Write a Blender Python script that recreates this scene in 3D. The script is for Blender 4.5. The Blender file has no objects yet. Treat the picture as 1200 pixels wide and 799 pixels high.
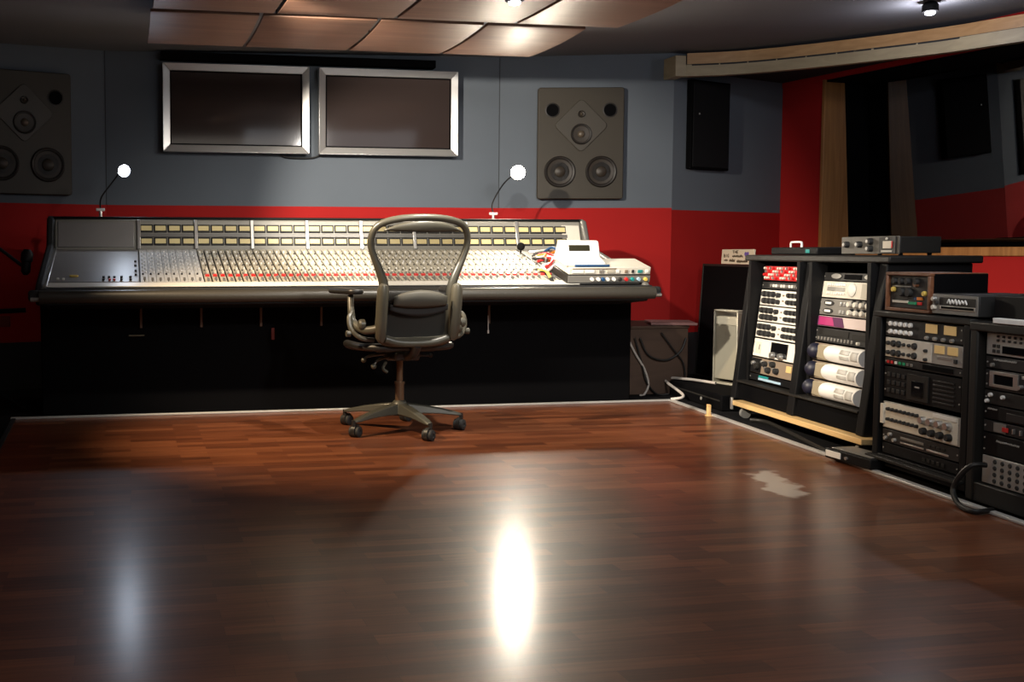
import bpy, math, random
from mathutils import Vector, Matrix
random.seed(7)
SC = bpy.context.scene
COL = SC.collection
PI = math.pi

# ------------------------------------------------------------------ materials
def _new(name):
    m = bpy.data.materials.new(name); m.use_nodes = True
    return m, m.node_tree.nodes, m.node_tree.links, m.node_tree.nodes['Principled BSDF']

def mat(name, col, rough=0.5, metal=0.0, spec=0.5, noise=0.0, nscale=30.0, bump=0.0, coat=0.0):
    m, N, L, b = _new(name)
    b.inputs['Base Color'].default_value = (*col, 1)
    b.inputs['Roughness'].default_value = rough
    b.inputs['Metallic'].default_value = metal
    b.inputs['Specular IOR Level'].default_value = spec
    b.inputs['Coat Weight'].default_value = coat
    if noise or bump:
        tc = N.new('ShaderNodeTexCoord'); nz = N.new('ShaderNodeTexNoise')
        nz.inputs['Scale'].default_value = nscale; nz.inputs['Detail'].default_value = 5
        L.new(tc.outputs['Object'], nz.inputs['Vector'])
        if noise:
            r = N.new('ShaderNodeMapRange')
            r.inputs['To Min'].default_value = 1 - noise; r.inputs['To Max'].default_value = 1 + noise
            L.new(nz.outputs['Fac'], r.inputs['Value'])
            v = N.new('ShaderNodeVectorMath'); v.operation = 'SCALE'
            v.inputs[0].default_value = col
            L.new(r.outputs['Result'], v.inputs['Scale'])
            L.new(v.outputs['Vector'], b.inputs['Base Color'])
        if bump:
            bp = N.new('ShaderNodeBump'); bp.inputs['Strength'].default_value = bump
            bp.inputs['Distance'].default_value = 0.004
            L.new(nz.outputs['Fac'], bp.inputs['Height']); L.new(bp.outputs['Normal'], b.inputs['Normal'])
    return m

def emit(name, col, strength, base=None):
    m, N, L, b = _new(name)
    b.inputs['Base Color'].default_value = (*(base or col), 1)
    b.inputs['Emission Color'].default_value = (*col, 1)
    b.inputs['Emission Strength'].default_value = strength
    b.inputs['Roughness'].default_value = 0.4
    return m

def wood(name, c1, c2, rough=0.35, scale=(1, 1, 1), dist=6.0, coat=0.0, band=2.0):
    m, N, L, b = _new(name)
    tc = N.new('ShaderNodeTexCoord'); mp = N.new('ShaderNodeMapping')
    mp.inputs['Scale'].default_value = scale
    nz = N.new('ShaderNodeTexNoise'); nz.inputs['Scale'].default_value = band
    nz.inputs['Detail'].default_value = 6; nz.inputs['Distortion'].default_value = 1.0
    rp = N.new('ShaderNodeValToRGB')
    rp.color_ramp.elements[0].position = 0.32; rp.color_ramp.elements[0].color = (*c1, 1)
    rp.color_ramp.elements[1].position = 0.68; rp.color_ramp.elements[1].color = (*c2, 1)
    L.new(tc.outputs['Object'], mp.inputs['Vector']); L.new(mp.outputs['Vector'], nz.inputs['Vector'])
    L.new(nz.outputs['Fac'], rp.inputs['Fac']); L.new(rp.outputs['Color'], b.inputs['Base Color'])
    b.inputs['Roughness'].default_value = rough; b.inputs['Coat Weight'].default_value = coat
    return m

def floor_material():
    m, N, L, b = _new('laminate_floor')
    tc = N.new('ShaderNodeTexCoord')
    br = N.new('ShaderNodeTexBrick')
    br.offset = 0.37; br.squash = 1.0
    br.inputs['Scale'].default_value = 1.0
    br.inputs['Brick Width'].default_value = 0.36; br.inputs['Row Height'].default_value = 0.065
    br.inputs['Mortar Size'].default_value = 0.0008; br.inputs['Mortar Smooth'].default_value = 0.0
    br.inputs['Bias'].default_value = 0.0
    br.inputs['Color1'].default_value = (0, 0, 0, 1); br.inputs['Color2'].default_value = (1, 1, 1, 1)
    br.inputs['Mortar'].default_value = (0, 0, 0, 1)
    L.new(tc.outputs['Object'], br.inputs['Vector'])
    rp = N.new('ShaderNodeValToRGB')
    e = rp.color_ramp.elements
    e[0].position = 0.0; e[0].color = (0.085, 0.024, 0.009, 1)
    e[1].position = 1.0; e[1].color = (0.190, 0.062, 0.024, 1)
    k = rp.color_ramp.elements.new(0.5); k.color = (0.130, 0.038, 0.014, 1)
    L.new(br.outputs['Color'], rp.inputs['Fac'])
    mp = N.new('ShaderNodeMapping'); mp.inputs['Scale'].default_value = (2.2, 34, 1)
    nz = N.new('ShaderNodeTexNoise'); nz.inputs['Scale'].default_value = 2.0; nz.inputs['Detail'].default_value = 7
    L.new(tc.outputs['Object'], mp.inputs['Vector']); L.new(mp.outputs['Vector'], nz.inputs['Vector'])
    r = N.new('ShaderNodeMapRange'); r.inputs['From Min'].default_value = 0.25; r.inputs['From Max'].default_value = 0.75
    r.inputs['To Min'].default_value = 0.65; r.inputs['To Max'].default_value = 1.35
    L.new(nz.outputs['Fac'], r.inputs['Value'])
    v = N.new('ShaderNodeVectorMath'); v.operation = 'SCALE'
    L.new(rp.outputs['Color'], v.inputs[0]); L.new(r.outputs['Result'], v.inputs['Scale'])
    # a pale patch with a ragged outline in front of the racks
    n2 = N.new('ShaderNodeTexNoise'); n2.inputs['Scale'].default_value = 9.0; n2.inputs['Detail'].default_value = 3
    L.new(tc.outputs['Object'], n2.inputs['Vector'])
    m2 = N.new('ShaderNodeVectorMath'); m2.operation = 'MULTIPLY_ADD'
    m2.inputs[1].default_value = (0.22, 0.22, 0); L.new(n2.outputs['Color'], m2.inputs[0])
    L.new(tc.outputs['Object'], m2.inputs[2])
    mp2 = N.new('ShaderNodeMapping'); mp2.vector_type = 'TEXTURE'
    mp2.inputs['Location'].default_value = (PALE_PATCH[0] + 0.11, PALE_PATCH[1] + 0.11, 0)
    mp2.inputs['Rotation'].default_value = (0, 0, PALE_PATCH_A)
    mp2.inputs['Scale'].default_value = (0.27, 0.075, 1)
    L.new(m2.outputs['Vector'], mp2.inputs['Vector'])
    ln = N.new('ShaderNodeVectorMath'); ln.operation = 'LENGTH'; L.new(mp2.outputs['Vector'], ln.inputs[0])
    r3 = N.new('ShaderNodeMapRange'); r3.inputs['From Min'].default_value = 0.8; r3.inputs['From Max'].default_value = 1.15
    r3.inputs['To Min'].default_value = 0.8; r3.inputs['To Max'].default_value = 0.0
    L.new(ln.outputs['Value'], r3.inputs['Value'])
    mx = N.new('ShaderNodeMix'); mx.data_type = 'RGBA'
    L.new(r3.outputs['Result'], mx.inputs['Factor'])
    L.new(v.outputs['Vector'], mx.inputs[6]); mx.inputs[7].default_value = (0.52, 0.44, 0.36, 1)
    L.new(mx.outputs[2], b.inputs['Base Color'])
    # slightly uneven sheen
    n4 = N.new('ShaderNodeTexNoise'); n4.inputs['Scale'].default_value = 3.0; n4.inputs['Detail'].default_value = 4
    L.new(tc.outputs['Object'], n4.inputs['Vector'])
    r4 = N.new('ShaderNodeMapRange'); r4.inputs['To Min'].default_value = 0.42; r4.inputs['To Max'].default_value = 0.52
    L.new(n4.outputs['Fac'], r4.inputs['Value']); L.new(r4.outputs['Result'], b.inputs['Roughness'])
    b.inputs['Specular IOR Level'].default_value = 0.30
    b.inputs['Coat Weight'].default_value = 0.6; b.inputs['Coat Roughness'].default_value = 0.22
    bp = N.new('ShaderNodeBump'); bp.inputs['Strength'].default_value = 0.15; bp.inputs['Distance'].default_value = 0.0006
    L.new(br.outputs['Fac'], bp.inputs['Height']); bp.invert = True
    L.new(bp.outputs['Normal'], b.inputs['Normal'])
    return m

def glass_material(name, ior, tint):
    m, N, L, b = _new(name)
    out = N['Material Output']
    fr = N.new('ShaderNodeFresnel'); fr.inputs['IOR'].default_value = ior
    tr = N.new('ShaderNodeBsdfTransparent'); tr.inputs['Color'].default_value = (*tint, 1)
    gl = N.new('ShaderNodeBsdfGlossy'); gl.inputs['Roughness'].default_value = 0.0
    mx = N.new('ShaderNodeMixShader')
    L.new(fr.outputs['Fac'], mx.inputs['Fac']); L.new(tr.outputs[0], mx.inputs[1]); L.new(gl.outputs[0], mx.inputs[2])
    L.new(mx.outputs[0], out.inputs['Surface'])
    return m

def mesh_fabric(name, col, open_fac):
    m, N, L, b = _new(name)
    out = N['Material Output']
    b.inputs['Base Color'].default_value = (*col, 1); b.inputs['Roughness'].default_value = 0.7
    tr = N.new('ShaderNodeBsdfTransparent'); mx = N.new('ShaderNodeMixShader')
    mx.inputs['Fac'].default_value = open_fac
    L.new(b.outputs[0], mx.inputs[1]); L.new(tr.outputs[0], mx.inputs[2])
    L.new(mx.outputs[0], out.inputs['Surface'])
    return m

# ------------------------------------------------------------------ mesh builder
class MB:
    def __init__(s): s.v = []; s.f = []; s.mi = []; s.cur = 0
    def slot(s, i): s.cur = i; return s
    def face(s, idx): s.f.append(tuple(idx)); s.mi.append(s.cur)
    def poly(s, pts):
        b = len(s.v); s.v += [tuple(p) for p in pts]; s.face(range(b, b + len(pts)))
    def box(s, x0, x1, y0, y1, z0, z1):
        b = len(s.v)
        s.v += [(x0, y0, z0), (x1, y0, z0), (x1, y1, z0), (x0, y1, z0), (x0, y0, z1), (x1, y0, z1), (x1, y1, z1), (x0, y1, z1)]
        for q in ((3, 2, 1, 0), (4, 5, 6, 7), (0, 1, 5, 4), (1, 2, 6, 5), (2, 3, 7, 6), (3, 0, 4, 7)): s.face([b + i for i in q])
        return s
    def hexa(s, p):  # 4 bottom points (ccw), 4 top points
        b = len(s.v); s.v += [tuple(q) for q in p]
        for q in ((3, 2, 1, 0), (4, 5, 6, 7), (0, 1, 5, 4), (1, 2, 6, 5), (2, 3, 7, 6), (3, 0, 4, 7)): s.face([b + i for i in q])
        return s
    def prism(s, poly, axis, a0, a1):
        # poly: 2-D points; axis x -> (a,p,q); y -> (p,a,q); z -> (p,q,a)
        def mk(p, a):
            return {'x': (a, p[0], p[1]), 'y': (p[0], a, p[1]), 'z': (p[0], p[1], a)}[axis]
        n = len(poly); b = len(s.v)
        s.v += [mk(p, a0) for p in poly] + [mk(p, a1) for p in poly]
        flip = axis == 'y'
        s.face([b + i for i in (range(n) if flip else range(n - 1, -1, -1))])
        s.face([b + n + i for i in (range(n - 1, -1, -1) if flip else range(n))])
        for i in range(n):
            j = (i + 1) % n
            q = (b + i, b + j, b + n + j, b + n + i)
            s.face(q[::-1] if flip else q)
        return s
    def lathe(s, c, axis, prof, n=20):
        # prof: list of (radius, distance along axis)
        a = Vector(axis).normalized()
        u = a.orthogonal().normalized(); w = a.cross(u)
        c = Vector(c); b = len(s.v); m = len(prof)
        for r, d in prof:
            for k in range(n):
                t = 2 * PI * k / n
                s.v.append(tuple(c + a * d + (u * math.cos(t) + w * math.sin(t)) * max(r, 1e-5)))
        for i in range(m - 1):
            for k in range(n):
                k2 = (k + 1) % n
                s.face((b + i * n + k, b + i * n + k2, b + (i + 1) * n + k2, b + (i + 1) * n + k))
        s.face([b + k for k in range(n - 1, -1, -1)])
        s.face([b + (m - 1) * n + k for k in range(n)])
        return s
    def cyl(s, c, axis, r, h, n=16, r2=None):
        return s.lathe(c, axis, [(r, 0), (r if r2 is None else r2, h)], n)
    def tube(s, pts, r, n=8, closed=False, flat=1.0, up=None):
        P = [Vector(p) for p in pts]; m = len(P)
        R = r if isinstance(r, (list, tuple)) else [r] * m
        b = len(s.v); prev = None
        for i in range(m):
            if closed: t = P[(i + 1) % m] - P[(i - 1) % m]
            else: t = P[min(i + 1, m - 1)] - P[max(i - 1, 0)]
            t.normalize()
            if up is not None:
                u = Vector(up); u = (u - t * u.dot(t)).normalized()
            elif prev is None: u = t.orthogonal().normalized()
            else:
                u = prev - t * prev.dot(t)
                u = u.normalized() if u.length > 1e-6 else t.orthogonal().normalized()
            prev = u; w = t.cross(u)
            for k in range(n):
                a = 2 * PI * k / n
                s.v.append(tuple(P[i] + (u * math.cos(a) * flat + w * math.sin(a)) * R[i]))
        for i in range(m if closed else m - 1):
            j = (i + 1) % m
            for k in range(n):
                k2 = (k + 1) % n
                s.face((b + i * n + k, b + i * n + k2, b + j * n + k2, b + j * n + k))
        if not closed:
            s.face([b + k for k in range(n - 1, -1, -1)])
            s.face([b + (m - 1) * n + k for k in range(n)])
        return s
    def ball(s, c, r, n=14, sz=1.0):
        m = 9; prof = []
        for i in range(m):
            t = -PI / 2 + PI * i / (m - 1)
            prof.append((r * math.cos(t), r * sz * math.sin(t)))
        return s.lathe(c, (0, 0, 1), prof, n)
    def grid(s, rows, thick=None):
        # rows of points -> sheet
        b = len(s.v); m = len(rows); n = len(rows[0])
        for r in rows: s.v += [tuple(p) for p in r]
        for i in range(m - 1):
            for k in range(n - 1):
                s.face((b + i * n + k, b + i * n + k + 1, b + (i + 1) * n + k + 1, b + (i + 1) * n + k))
        return s
    def xform(s, M):
        s.v = [tuple(M @ Vector(p)) for p in s.v]; return s
    def build(s, name, mats, parent=None, bevel=0.0, smooth=False, solid=0.0, loc=None, rot=None, seg=2):
        me = bpy.data.meshes.new(name)
        me.from_pydata(s.v, [], s.f)
        ms = mats if isinstance(mats, (list, tuple)) else [mats]
        for m in ms: me.materials.append(m)
        for p, i in zip(me.polygons, s.mi): p.material_index = i
        if smooth or bevel:
            for p in me.polygons: p.use_smooth = True
            me.set_sharp_from_angle(angle=math.radians(38))
        me.update()
        return link(name, me, parent, bevel, solid, loc, rot, seg)

def link(name, me, parent=None, bevel=0.0, solid=0.0, loc=None, rot=None, seg=2):
    o = bpy.data.objects.new(name, me); COL.objects.link(o)
    if parent is not None: o.parent = parent
    if loc is not None: o.location = loc
    if rot is not None: o.rotation_euler = rot
    if solid:
        md = o.modifiers.new('thickness', 'SOLIDIFY'); md.thickness = solid; md.offset = 0
    if bevel:
        md = o.modifiers.new('edge', 'BEVEL'); md.width = bevel; md.segments = seg; md.limit_method = 'ANGLE'
        md.angle_limit = math.radians(40); md.harden_normals = False
    return o

def tag(o, label, cat, group=None, kind=None):
    o['label'] = label; o['category'] = cat
    if group: o['group'] = group
    if kind: o['kind'] = kind
    return o
def thing(name, label, cat, loc=(0, 0, 0), rot=(0, 0, 0), group=None):
    o = bpy.data.objects.new(name, None); COL.objects.link(o)
    o.empty_display_size = 0.1
    o.location = loc; o.rotation_euler = rot
    return tag(o, label, cat, group)
def struct(o): o['kind'] = 'structure'; return o
def dup(o, parent=None):
    c = o.copy(); COL.objects.link(c)
    if parent is not None: c.parent = parent
    for ch in list(o.children): dup(ch, c)
    return c

def bez(pts, n=10):
    """smooth Catmull-Rom path through points"""
    P = [Vector(p) for p in pts]; out = []
    for i in range(len(P) - 1):
        p0 = P[max(i - 1, 0)]; p1 = P[i]; p2 = P[i + 1]; p3 = P[min(i + 2, len(P) - 1)]
        for k in range(n):
            t = k / n
            out.append(0.5 * ((2 * p1) + (p2 - p0) * t + (2 * p0 - 5 * p1 + 4 * p2 - p3) * t * t + (3 * p1 - p0 - 3 * p2 + p3) * t ** 3))
    out.append(P[-1])
    return out
def rrect(w, h, r, n=5, cx=0, cy=0):
    pts = []
    for (sx, sy, a0) in ((1, -1, -90), (1, 1, 0), (-1, 1, 90), (-1, -1, 180)):
        for k in range(n + 1):
            a = math.radians(a0 + 90 * k / n)
            pts.append((cx + sx * (w / 2 - r) + r * math.cos(a), cy + sy * (h / 2 - r) + r * math.sin(a)))
    return pts

# ------------------------------------------------------------------ camera
CAM_H = 0.95
F_PX, XC, YC = 1250.0, 386.0, 372.0
PITCH = math.radians(3.5); YAW = math.atan(F_PX / (7034 - XC))
cam_d = bpy.data.cameras.new('camera'); cam = bpy.data.objects.new('camera', cam_d); COL.objects.link(cam)
cam.location = (0, 0, CAM_H); cam.rotation_euler = (PI / 2 - PITCH, 0, -YAW)
cam_d.sensor_fit = 'HORIZONTAL'; cam_d.sensor_width = 36.0; cam_d.lens = 36.0 * F_PX / 1200.0
cam_d.shift_x = (600 - XC) / 1200.0; cam_d.shift_y = (YC - 399.5) / 1200.0
cam_d.clip_start = 0.05
SC.camera = cam

def ray(px, py):
    d = Vector(((px - XC) / F_PX, 0, -(py - YC) / F_PX))
    f = Vector((0, math.cos(PITCH), -math.sin(PITCH))); u = Vector((0, math.sin(PITCH), math.cos(PITCH)))
    v = Vector((d.x, 0, 0)) + f + u * d.z
    c, s = math.cos(-YAW), math.sin(-YAW)
    return Vector((c * v.x - s * v.y, s * v.x + c * v.y, v.z))
CP = Vector((0, 0, CAM_H))
def on_z(px, py, z=0.0): d = ray(px, py); return CP + d * ((z - CAM_H) / d.z)
def on_y(px, py, y): d = ray(px, py); return CP + d * (y / d.y)
PALE_PATCH = on_z(912, 567); _d = on_z(936, 586) - on_z(890, 549); PALE_PATCH_A = math.atan2(_d.y, _d.x)

# ------------------------------------------------------------------ palette
M = {}
M['grey_wall'] = mat('grey_fabric_wall', (0.118, 0.137, 0.162), 0.85, noise=0.06, nscale=3, spec=0.25)
M['red_wall'] = mat('red_fabric_wall', (0.36, 0.010, 0.009), 0.8, noise=0.08, nscale=4, spec=0.25)
M['seam'] = mat('wall_seam', (.06, .065, .072), .85, spec=.2)
M['dark_wall'] = mat('charcoal_wall', (0.03, 0.032, 0.034), 0.8, spec=0.2)
M['ceiling'] = mat('dark_grey_ceiling', (0.17, 0.175, 0.195), 0.85, spec=0.2, noise=0.05, nscale=2)
M['carpet'] = mat('black_carpet', (0.006, 0.006, 0.007), 0.95, spec=0.1, bump=0.6, nscale=300)
M['alu'] = mat('aluminium_edge', (0.50, 0.49, 0.47), 0.4, 0.35)
M['black'] = mat('matt_black', (0.0022, 0.0022, 0.0027), 0.8, spec=0.06)
M['black2'] = mat('black_paint', (0.0055, 0.0055, 0.006), 0.55, spec=.18, noise=0.15, nscale=40)
M['charcoal'] = mat('charcoal_laminate', (0.017, 0.016, 0.0145), 0.5, spec=.25, noise=0.1, nscale=25)
M['rubber'] = mat('dark_rubber', (0.012, 0.012, 0.012), 0.7)
M['leather'] = mat('black_padded_leather', (0.035, 0.032, 0.026), 0.42, noise=0.1, nscale=60, bump=0.15)
M['console_grey'] = mat('console_grey', (0.16, 0.155, 0.145), 0.42, 0.3, noise=0.06, nscale=15)
M['bridge_grey'] = mat('bridge_grey', (0.25, 0.24, 0.21), 0.45, 0.1, noise=0.05, nscale=20)
M['strip'] = mat('beige_channel_panel', (0.44, 0.41, 0.335), 0.5, noise=0.06, nscale=40)
M['strip2'] = mat('pale_grey_channel_panel', (0.54, 0.545, 0.55), 0.45, noise=0.05, nscale=40)
M['plate2'] = mat('grey_blank_plate', (0.26, 0.25, 0.245), 0.42, 0.3, noise=0.10, nscale=6)
M['plate'] = mat('brushed_dark_plate', (0.13, 0.125, 0.115), 0.32, 0.6, noise=0.12, nscale=6)
M['silver'] = mat('silver_metal', (0.62, 0.61, 0.59), 0.32, 0.85)
M['silver_dull'] = mat('dull_silver', (0.42, 0.41, 0.38), 0.45, 0.5)
M['white'] = mat('white_plastic', (0.78, 0.77, 0.73), 0.4)
M['ivory'] = mat('ivory_panel', (0.62, 0.585, 0.50), 0.45, noise=0.04, nscale=30)
M['white_panel'] = mat('white_panel', (0.72, 0.70, 0.64), 0.4)
M['red'] = mat('red_plastic', (0.55, 0.02, 0.02), 0.4)
M['blue'] = mat('blue_plastic', (0.012, 0.06, 0.16), 0.4)
M['beige_plate'] = mat('beige_metal_plate', (.33, .28, .19), .45, .2)
M['pale_label'] = mat('pale_grey_label', (.52, .51, .47), .5)
M['navy'] = mat('navy_dome', (0.006, 0.007, 0.020), 0.5)
M['orange'] = mat('orange_plastic', (0.75, 0.22, 0.02), 0.45)
M['yellow'] = mat('yellow_plastic', (0.72, 0.52, 0.10), 0.45)
M['teal'] = mat('teal_plastic', (0.01, 0.22, 0.22), 0.45)
M['green'] = mat('green_plastic', (0.01, 0.28, 0.12), 0.45)
M['lightblue'] = mat('pale_blue_strip', (0.35, 0.50, 0.62), 0.45)
M['magenta'] = mat('magenta_panel', (0.38, 0.03, 0.14), 0.45)
M['purple'] = mat('dark_purple_panel', (0.09, 0.02, 0.07), 0.45)
M['pinkwhite'] = mat('pinkish_white_panel', (0.55, 0.46, 0.43), 0.45)
M['unit_dark'] = mat('dark_unit_face', (0.022, 0.0215, 0.021), 0.45, spec=.3, noise=0.1, nscale=30)
M['unit_grey'] = mat('grey_unit_face', (0.22, 0.21, 0.19), 0.4, 0.3)
M['unit_brown'] = mat('grey_brown_unit_face', (0.22, 0.17, 0.125), 0.45)
M['unit_red'] = mat('red_module_face', (0.52, 0.012, 0.014), 0.4)
M['meter'] = emit('backlit_meter_face', (1.0, 0.82, 0.42), 0.08, (0.56, 0.46, 0.22))
M['vu'] = emit('backlit_gauge_face', (1.0, 0.62, 0.22), 0.12, (0.60, 0.42, 0.18))
M['vu_white'] = mat('white_gauge_face', (0.62, 0.56, 0.46), 0.4)
M['lcd'] = mat('olive_display', (0.022, 0.021, 0.012), 0.25)
M['screen'] = mat('plasma_glass', (0.036, 0.026, 0.024), 0.07, spec=0.25)
M['black_gloss'] = mat('black_glass', (0.004, 0.004, 0.005), 0.12)
M['chair'] = mat('graphite_chair_plastic', (0.066, 0.061, 0.045), 0.36, noise=0.05, nscale=40)
M['chair_dark'] = mat('dark_chair_plastic', (0.013, 0.012, 0.011), 0.45)
M['chair_base'] = mat('graphite_base_metal', (0.062, 0.060, 0.047), 0.40, 0.2)
M['pad'] = mat('grey_lumbar_foam', (0.062, 0.058, 0.045), 0.6)
M['chair_mesh'] = mesh_fabric('chair_mesh_fabric', (0.016, 0.0145, 0.0115), 0.30)
M['bronze'] = mat('bronze_column', (0.20, 0.13, 0.08), 0.35, 0.7)
M['speaker'] = mat('olive_speaker_baffle', (0.036, 0.028, 0.017), 0.55, noise=0.06, nscale=30)
M['speaker2'] = mat('speaker_wave_plate', (0.044, 0.036, 0.025), 0.5)
M['cone'] = mat('speaker_cone', (0.028, 0.020, 0.013), 0.5)
M['cone_dark'] = mat('speaker_surround', (0.012, 0.009, 0.007), 0.5)
M['dome'] = mat('speaker_dome', (0.09, 0.07, 0.05), 0.35)
M['cloud'] = wood('cherry_veneer_panel', (0.145, 0.072, 0.045), (0.215, 0.115, 0.072), 0.5, (1.2, 9, 1), band=1.2)
M['beam'] = wood('pale_painted_beam', (0.33, 0.27, 0.165), (0.40, 0.33, 0.205), 0.5, (6, 6, 20), band=1.0)
M['ply'] = wood('orange_plywood', (0.50, 0.27, 0.11), (0.62, 0.36, 0.16), 0.45, (5, 5, 25), band=1.0)
M['jamb'] = wood('oak_jamb', (0.28, 0.115, 0.03), (0.42, 0.19, 0.06), 0.42, (22, 22, 1.2), band=1.2)
M['plank'] = wood('pine_plank', (0.56, 0.36, 0.15), (0.70, 0.48, 0.22), 0.5, (2, 18, 18), band=1.2)
M['case_wood'] = wood('walnut_case', (0.12, 0.045, 0.022), (0.20, 0.085, 0.04), 0.4, (4, 30, 30), band=1.0)
M['crate'] = wood('brown_plywood', (0.060, 0.034, 0.022), (0.085, 0.050, 0.033), 0.7, (3, 3, 12), band=1.0)
M['pink_board'] = mat('pinkish_foam_board', (0.26, 0.13, 0.12), 0.7)
M['card'] = mat('cream_card', (0.66, 0.57, 0.44), 0.7, noise=0.05, nscale=30)
M['ink'] = mat('dark_brown_ink', (0.06, 0.04, 0.02), 0.7)
M['purple_ink'] = mat('purple_ink', (0.14, 0.09, 0.36), 0.7)
M['white_cable'] = mat('white_cable', (0.48, 0.44, 0.40), 0.5)
M['black_cable'] = mat('black_cable', (0.008, 0.008, 0.008), 0.5)
M['tower'] = mat('brushed_aluminium_tower', (0.46, 0.44, 0.36), 0.42, 0.35, noise=0.04, nscale=20)
M['grille'] = mat('tower_grille', (0.36, 0.34, 0.27), 0.5, 0.3, noise=0.1, nscale=400)
M['lamp_l'] = emit('cool_halogen', (0.74, 0.84, 1.0), 150)
M['lamp_r'] = emit('warm_halogen', (1.0, 0.88, 0.70), 1100)
M['spot'] = emit('ceiling_halogen', (0.78, 0.80, 1.0), 14)
M['glass'] = glass_material('window_glass', 3.0, (0.80, 0.85, 0.87))
M['slat'] = mat('brown_leg_strap', (0.10, 0.055, 0.035), 0.6)
M['floor'] = floor_material()

# ------------------------------------------------------------------ the room
Z_RED, Z_BASE = 1.287, 0.33
def ceil_z(x): return 2.371 + 0.018 * (x + 0.15)

STRIP_Y = 6.25
P0 = Vector((3.391, 6.255, 0)); Pn = on_z(1200, 616); RU = (Pn - P0).normalized()
RN = Vector((-RU.y, RU.x, 0)); RTH = math.atan2(RU.y, RU.x)
edge_far = P0 + RU * 9.2

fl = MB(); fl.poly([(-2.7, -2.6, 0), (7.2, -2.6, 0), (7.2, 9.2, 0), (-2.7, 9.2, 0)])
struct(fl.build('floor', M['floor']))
# raised black carpet around the wooden area: behind the console, to the left, and under the racks
cp = MB()
cp.poly([(-2.7, STRIP_Y + .02, .003), (3.42, STRIP_Y + .02, .003), (3.42, 9.2, .003), (-2.7, 9.2, .003)])
a, b2 = P0 + RN * .02, edge_far + RN * .02
cp.poly([(a.x, a.y, .003), (b2.x, b2.y, .003), (7.2, b2.y, .003), (7.2, 9.2, .003), (3.42, 9.2, .003)])
cp.poly([(-2.7, -2.6, .003), (-.45, -2.6, .003), (-.665, STRIP_Y + .02, .003), (-2.7, STRIP_Y + .02, .003)])
struct(cp.build('floor_carpet', M['carpet']))
t = MB(); t.box(-.67, 3.40, STRIP_Y - .008, STRIP_Y + .022, 0, .012); struct(t.build('trim_1', M['alu'], bevel=.003))
t = MB(); t.hexa([(*(P0 + RN * q + RU * s).to_2d(), z) for z in (0, .012) for (s, q) in ((0, -.008), (9.2, -.008), (9.2, .022), (0, .022))])
struct(t.build('trim_2', M['alu'], bevel=.003))
t = MB(); t.hexa([(-.665, STRIP_Y, 0), (-.45, -2.6, 0), (-.43, -2.6, 0), (-.64, STRIP_Y, 0), (-.665, STRIP_Y, .008), (-.45, -2.6, .008), (-.43, -2.6, .008), (-.64, STRIP_Y, .008)])
struct(t.build('trim_3', M['dark_wall'], bevel=.002))

def wall(name, p, q, top=2.7, base=M['dark_wall'], upper=M['grey_wall'], zred=Z_RED, split=True, th=.12):
    p, q = Vector((*p, 0)), Vector((*q, 0)); d = (q - p).normalized(); n = Vector((-d.y, d.x, 0)) * th
    m = MB()
    zs = [0, Z_BASE, zred, top]
    for i in range(3):
        m.slot(i)
        z0, z1 = zs[i], zs[i + 1]
        m.hexa([(p.x, p.y, z0), (q.x, q.y, z0), (q.x + n.x, q.y + n.y, z0), (p.x + n.x, p.y + n.y, z0),
                (p.x, p.y, z1), (q.x, q.y, z1), (q.x + n.x, q.y + n.y, z1), (p.x + n.x, p.y + n.y, z1)])
    return struct(m.build(name, [base, M['red_wall'], upper]))
SL0, SL1, SL2 = (-2.7, 6.99), (-.15, 7.80), (2.78, 7.80)
SR1, AL1 = (4.06, 7.52), (5.27, 7.976)
wall('wall_left_soffit', SL0, SL1)
wall('wall_back', SL1, SL2)
wall('wall_right_soffit', SL2, SR1)
wall('wall_alcove', SR1, AL1, zred=1.272)
wall('wall_left', (-2.7, -2.6), (-2.7, 6.99))
wall('wall_front', (7.2, -2.6), (-2.7, -2.6))
# vertical joints of the wall panels
for k, (x, y) in enumerate((SL1, SL2)):
    t = MB(); t.box(x - .003, x + .003, y - .003, y + .01, Z_RED, 2.5); struct(t.build('trim_%d' % (4 + k), M['seam']))

# right wall with the deep double window
WO = Vector((5.34, 7.55, 0)); WA = Vector((.1565, -.9877, 0)); WB = Vector((.9877, .1565, 0))
def wp(a, b, z): v = WO + WA * a + WB * b; return (v.x, v.y, z)
def wbox(m, a0, a1, b0, b1, z0, z1):
    m.hexa([wp(a0, b0, z0), wp(a1, b0, z0), wp(a1, b1, z0), wp(a0, b1, z0), wp(a0, b0, z1), wp(a1, b0, z1), wp(a1, b1, z1), wp(a0, b1, z1)])
WZ0, WZ1, WL, WT = .955, 2.29, 4.0, .86
m = MB()
m.slot(0)
wbox(m, -.6, 0, 0, WT, Z_BASE, 2.7); wbox(m, WL, 10.4, 0, WT, Z_BASE, 2.7)
wbox(m, 0, WL, 0, WT, Z_BASE, WZ0); wbox(m, 0, WL, 0, WT, WZ1, 2.7)
m.slot(1); wbox(m, -.6, 10.4, 0, WT, 0, Z_BASE)
struct(m.build('wall_right', [M['red_wall'], M['dark_wall']]))
w1 = MB()
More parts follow.
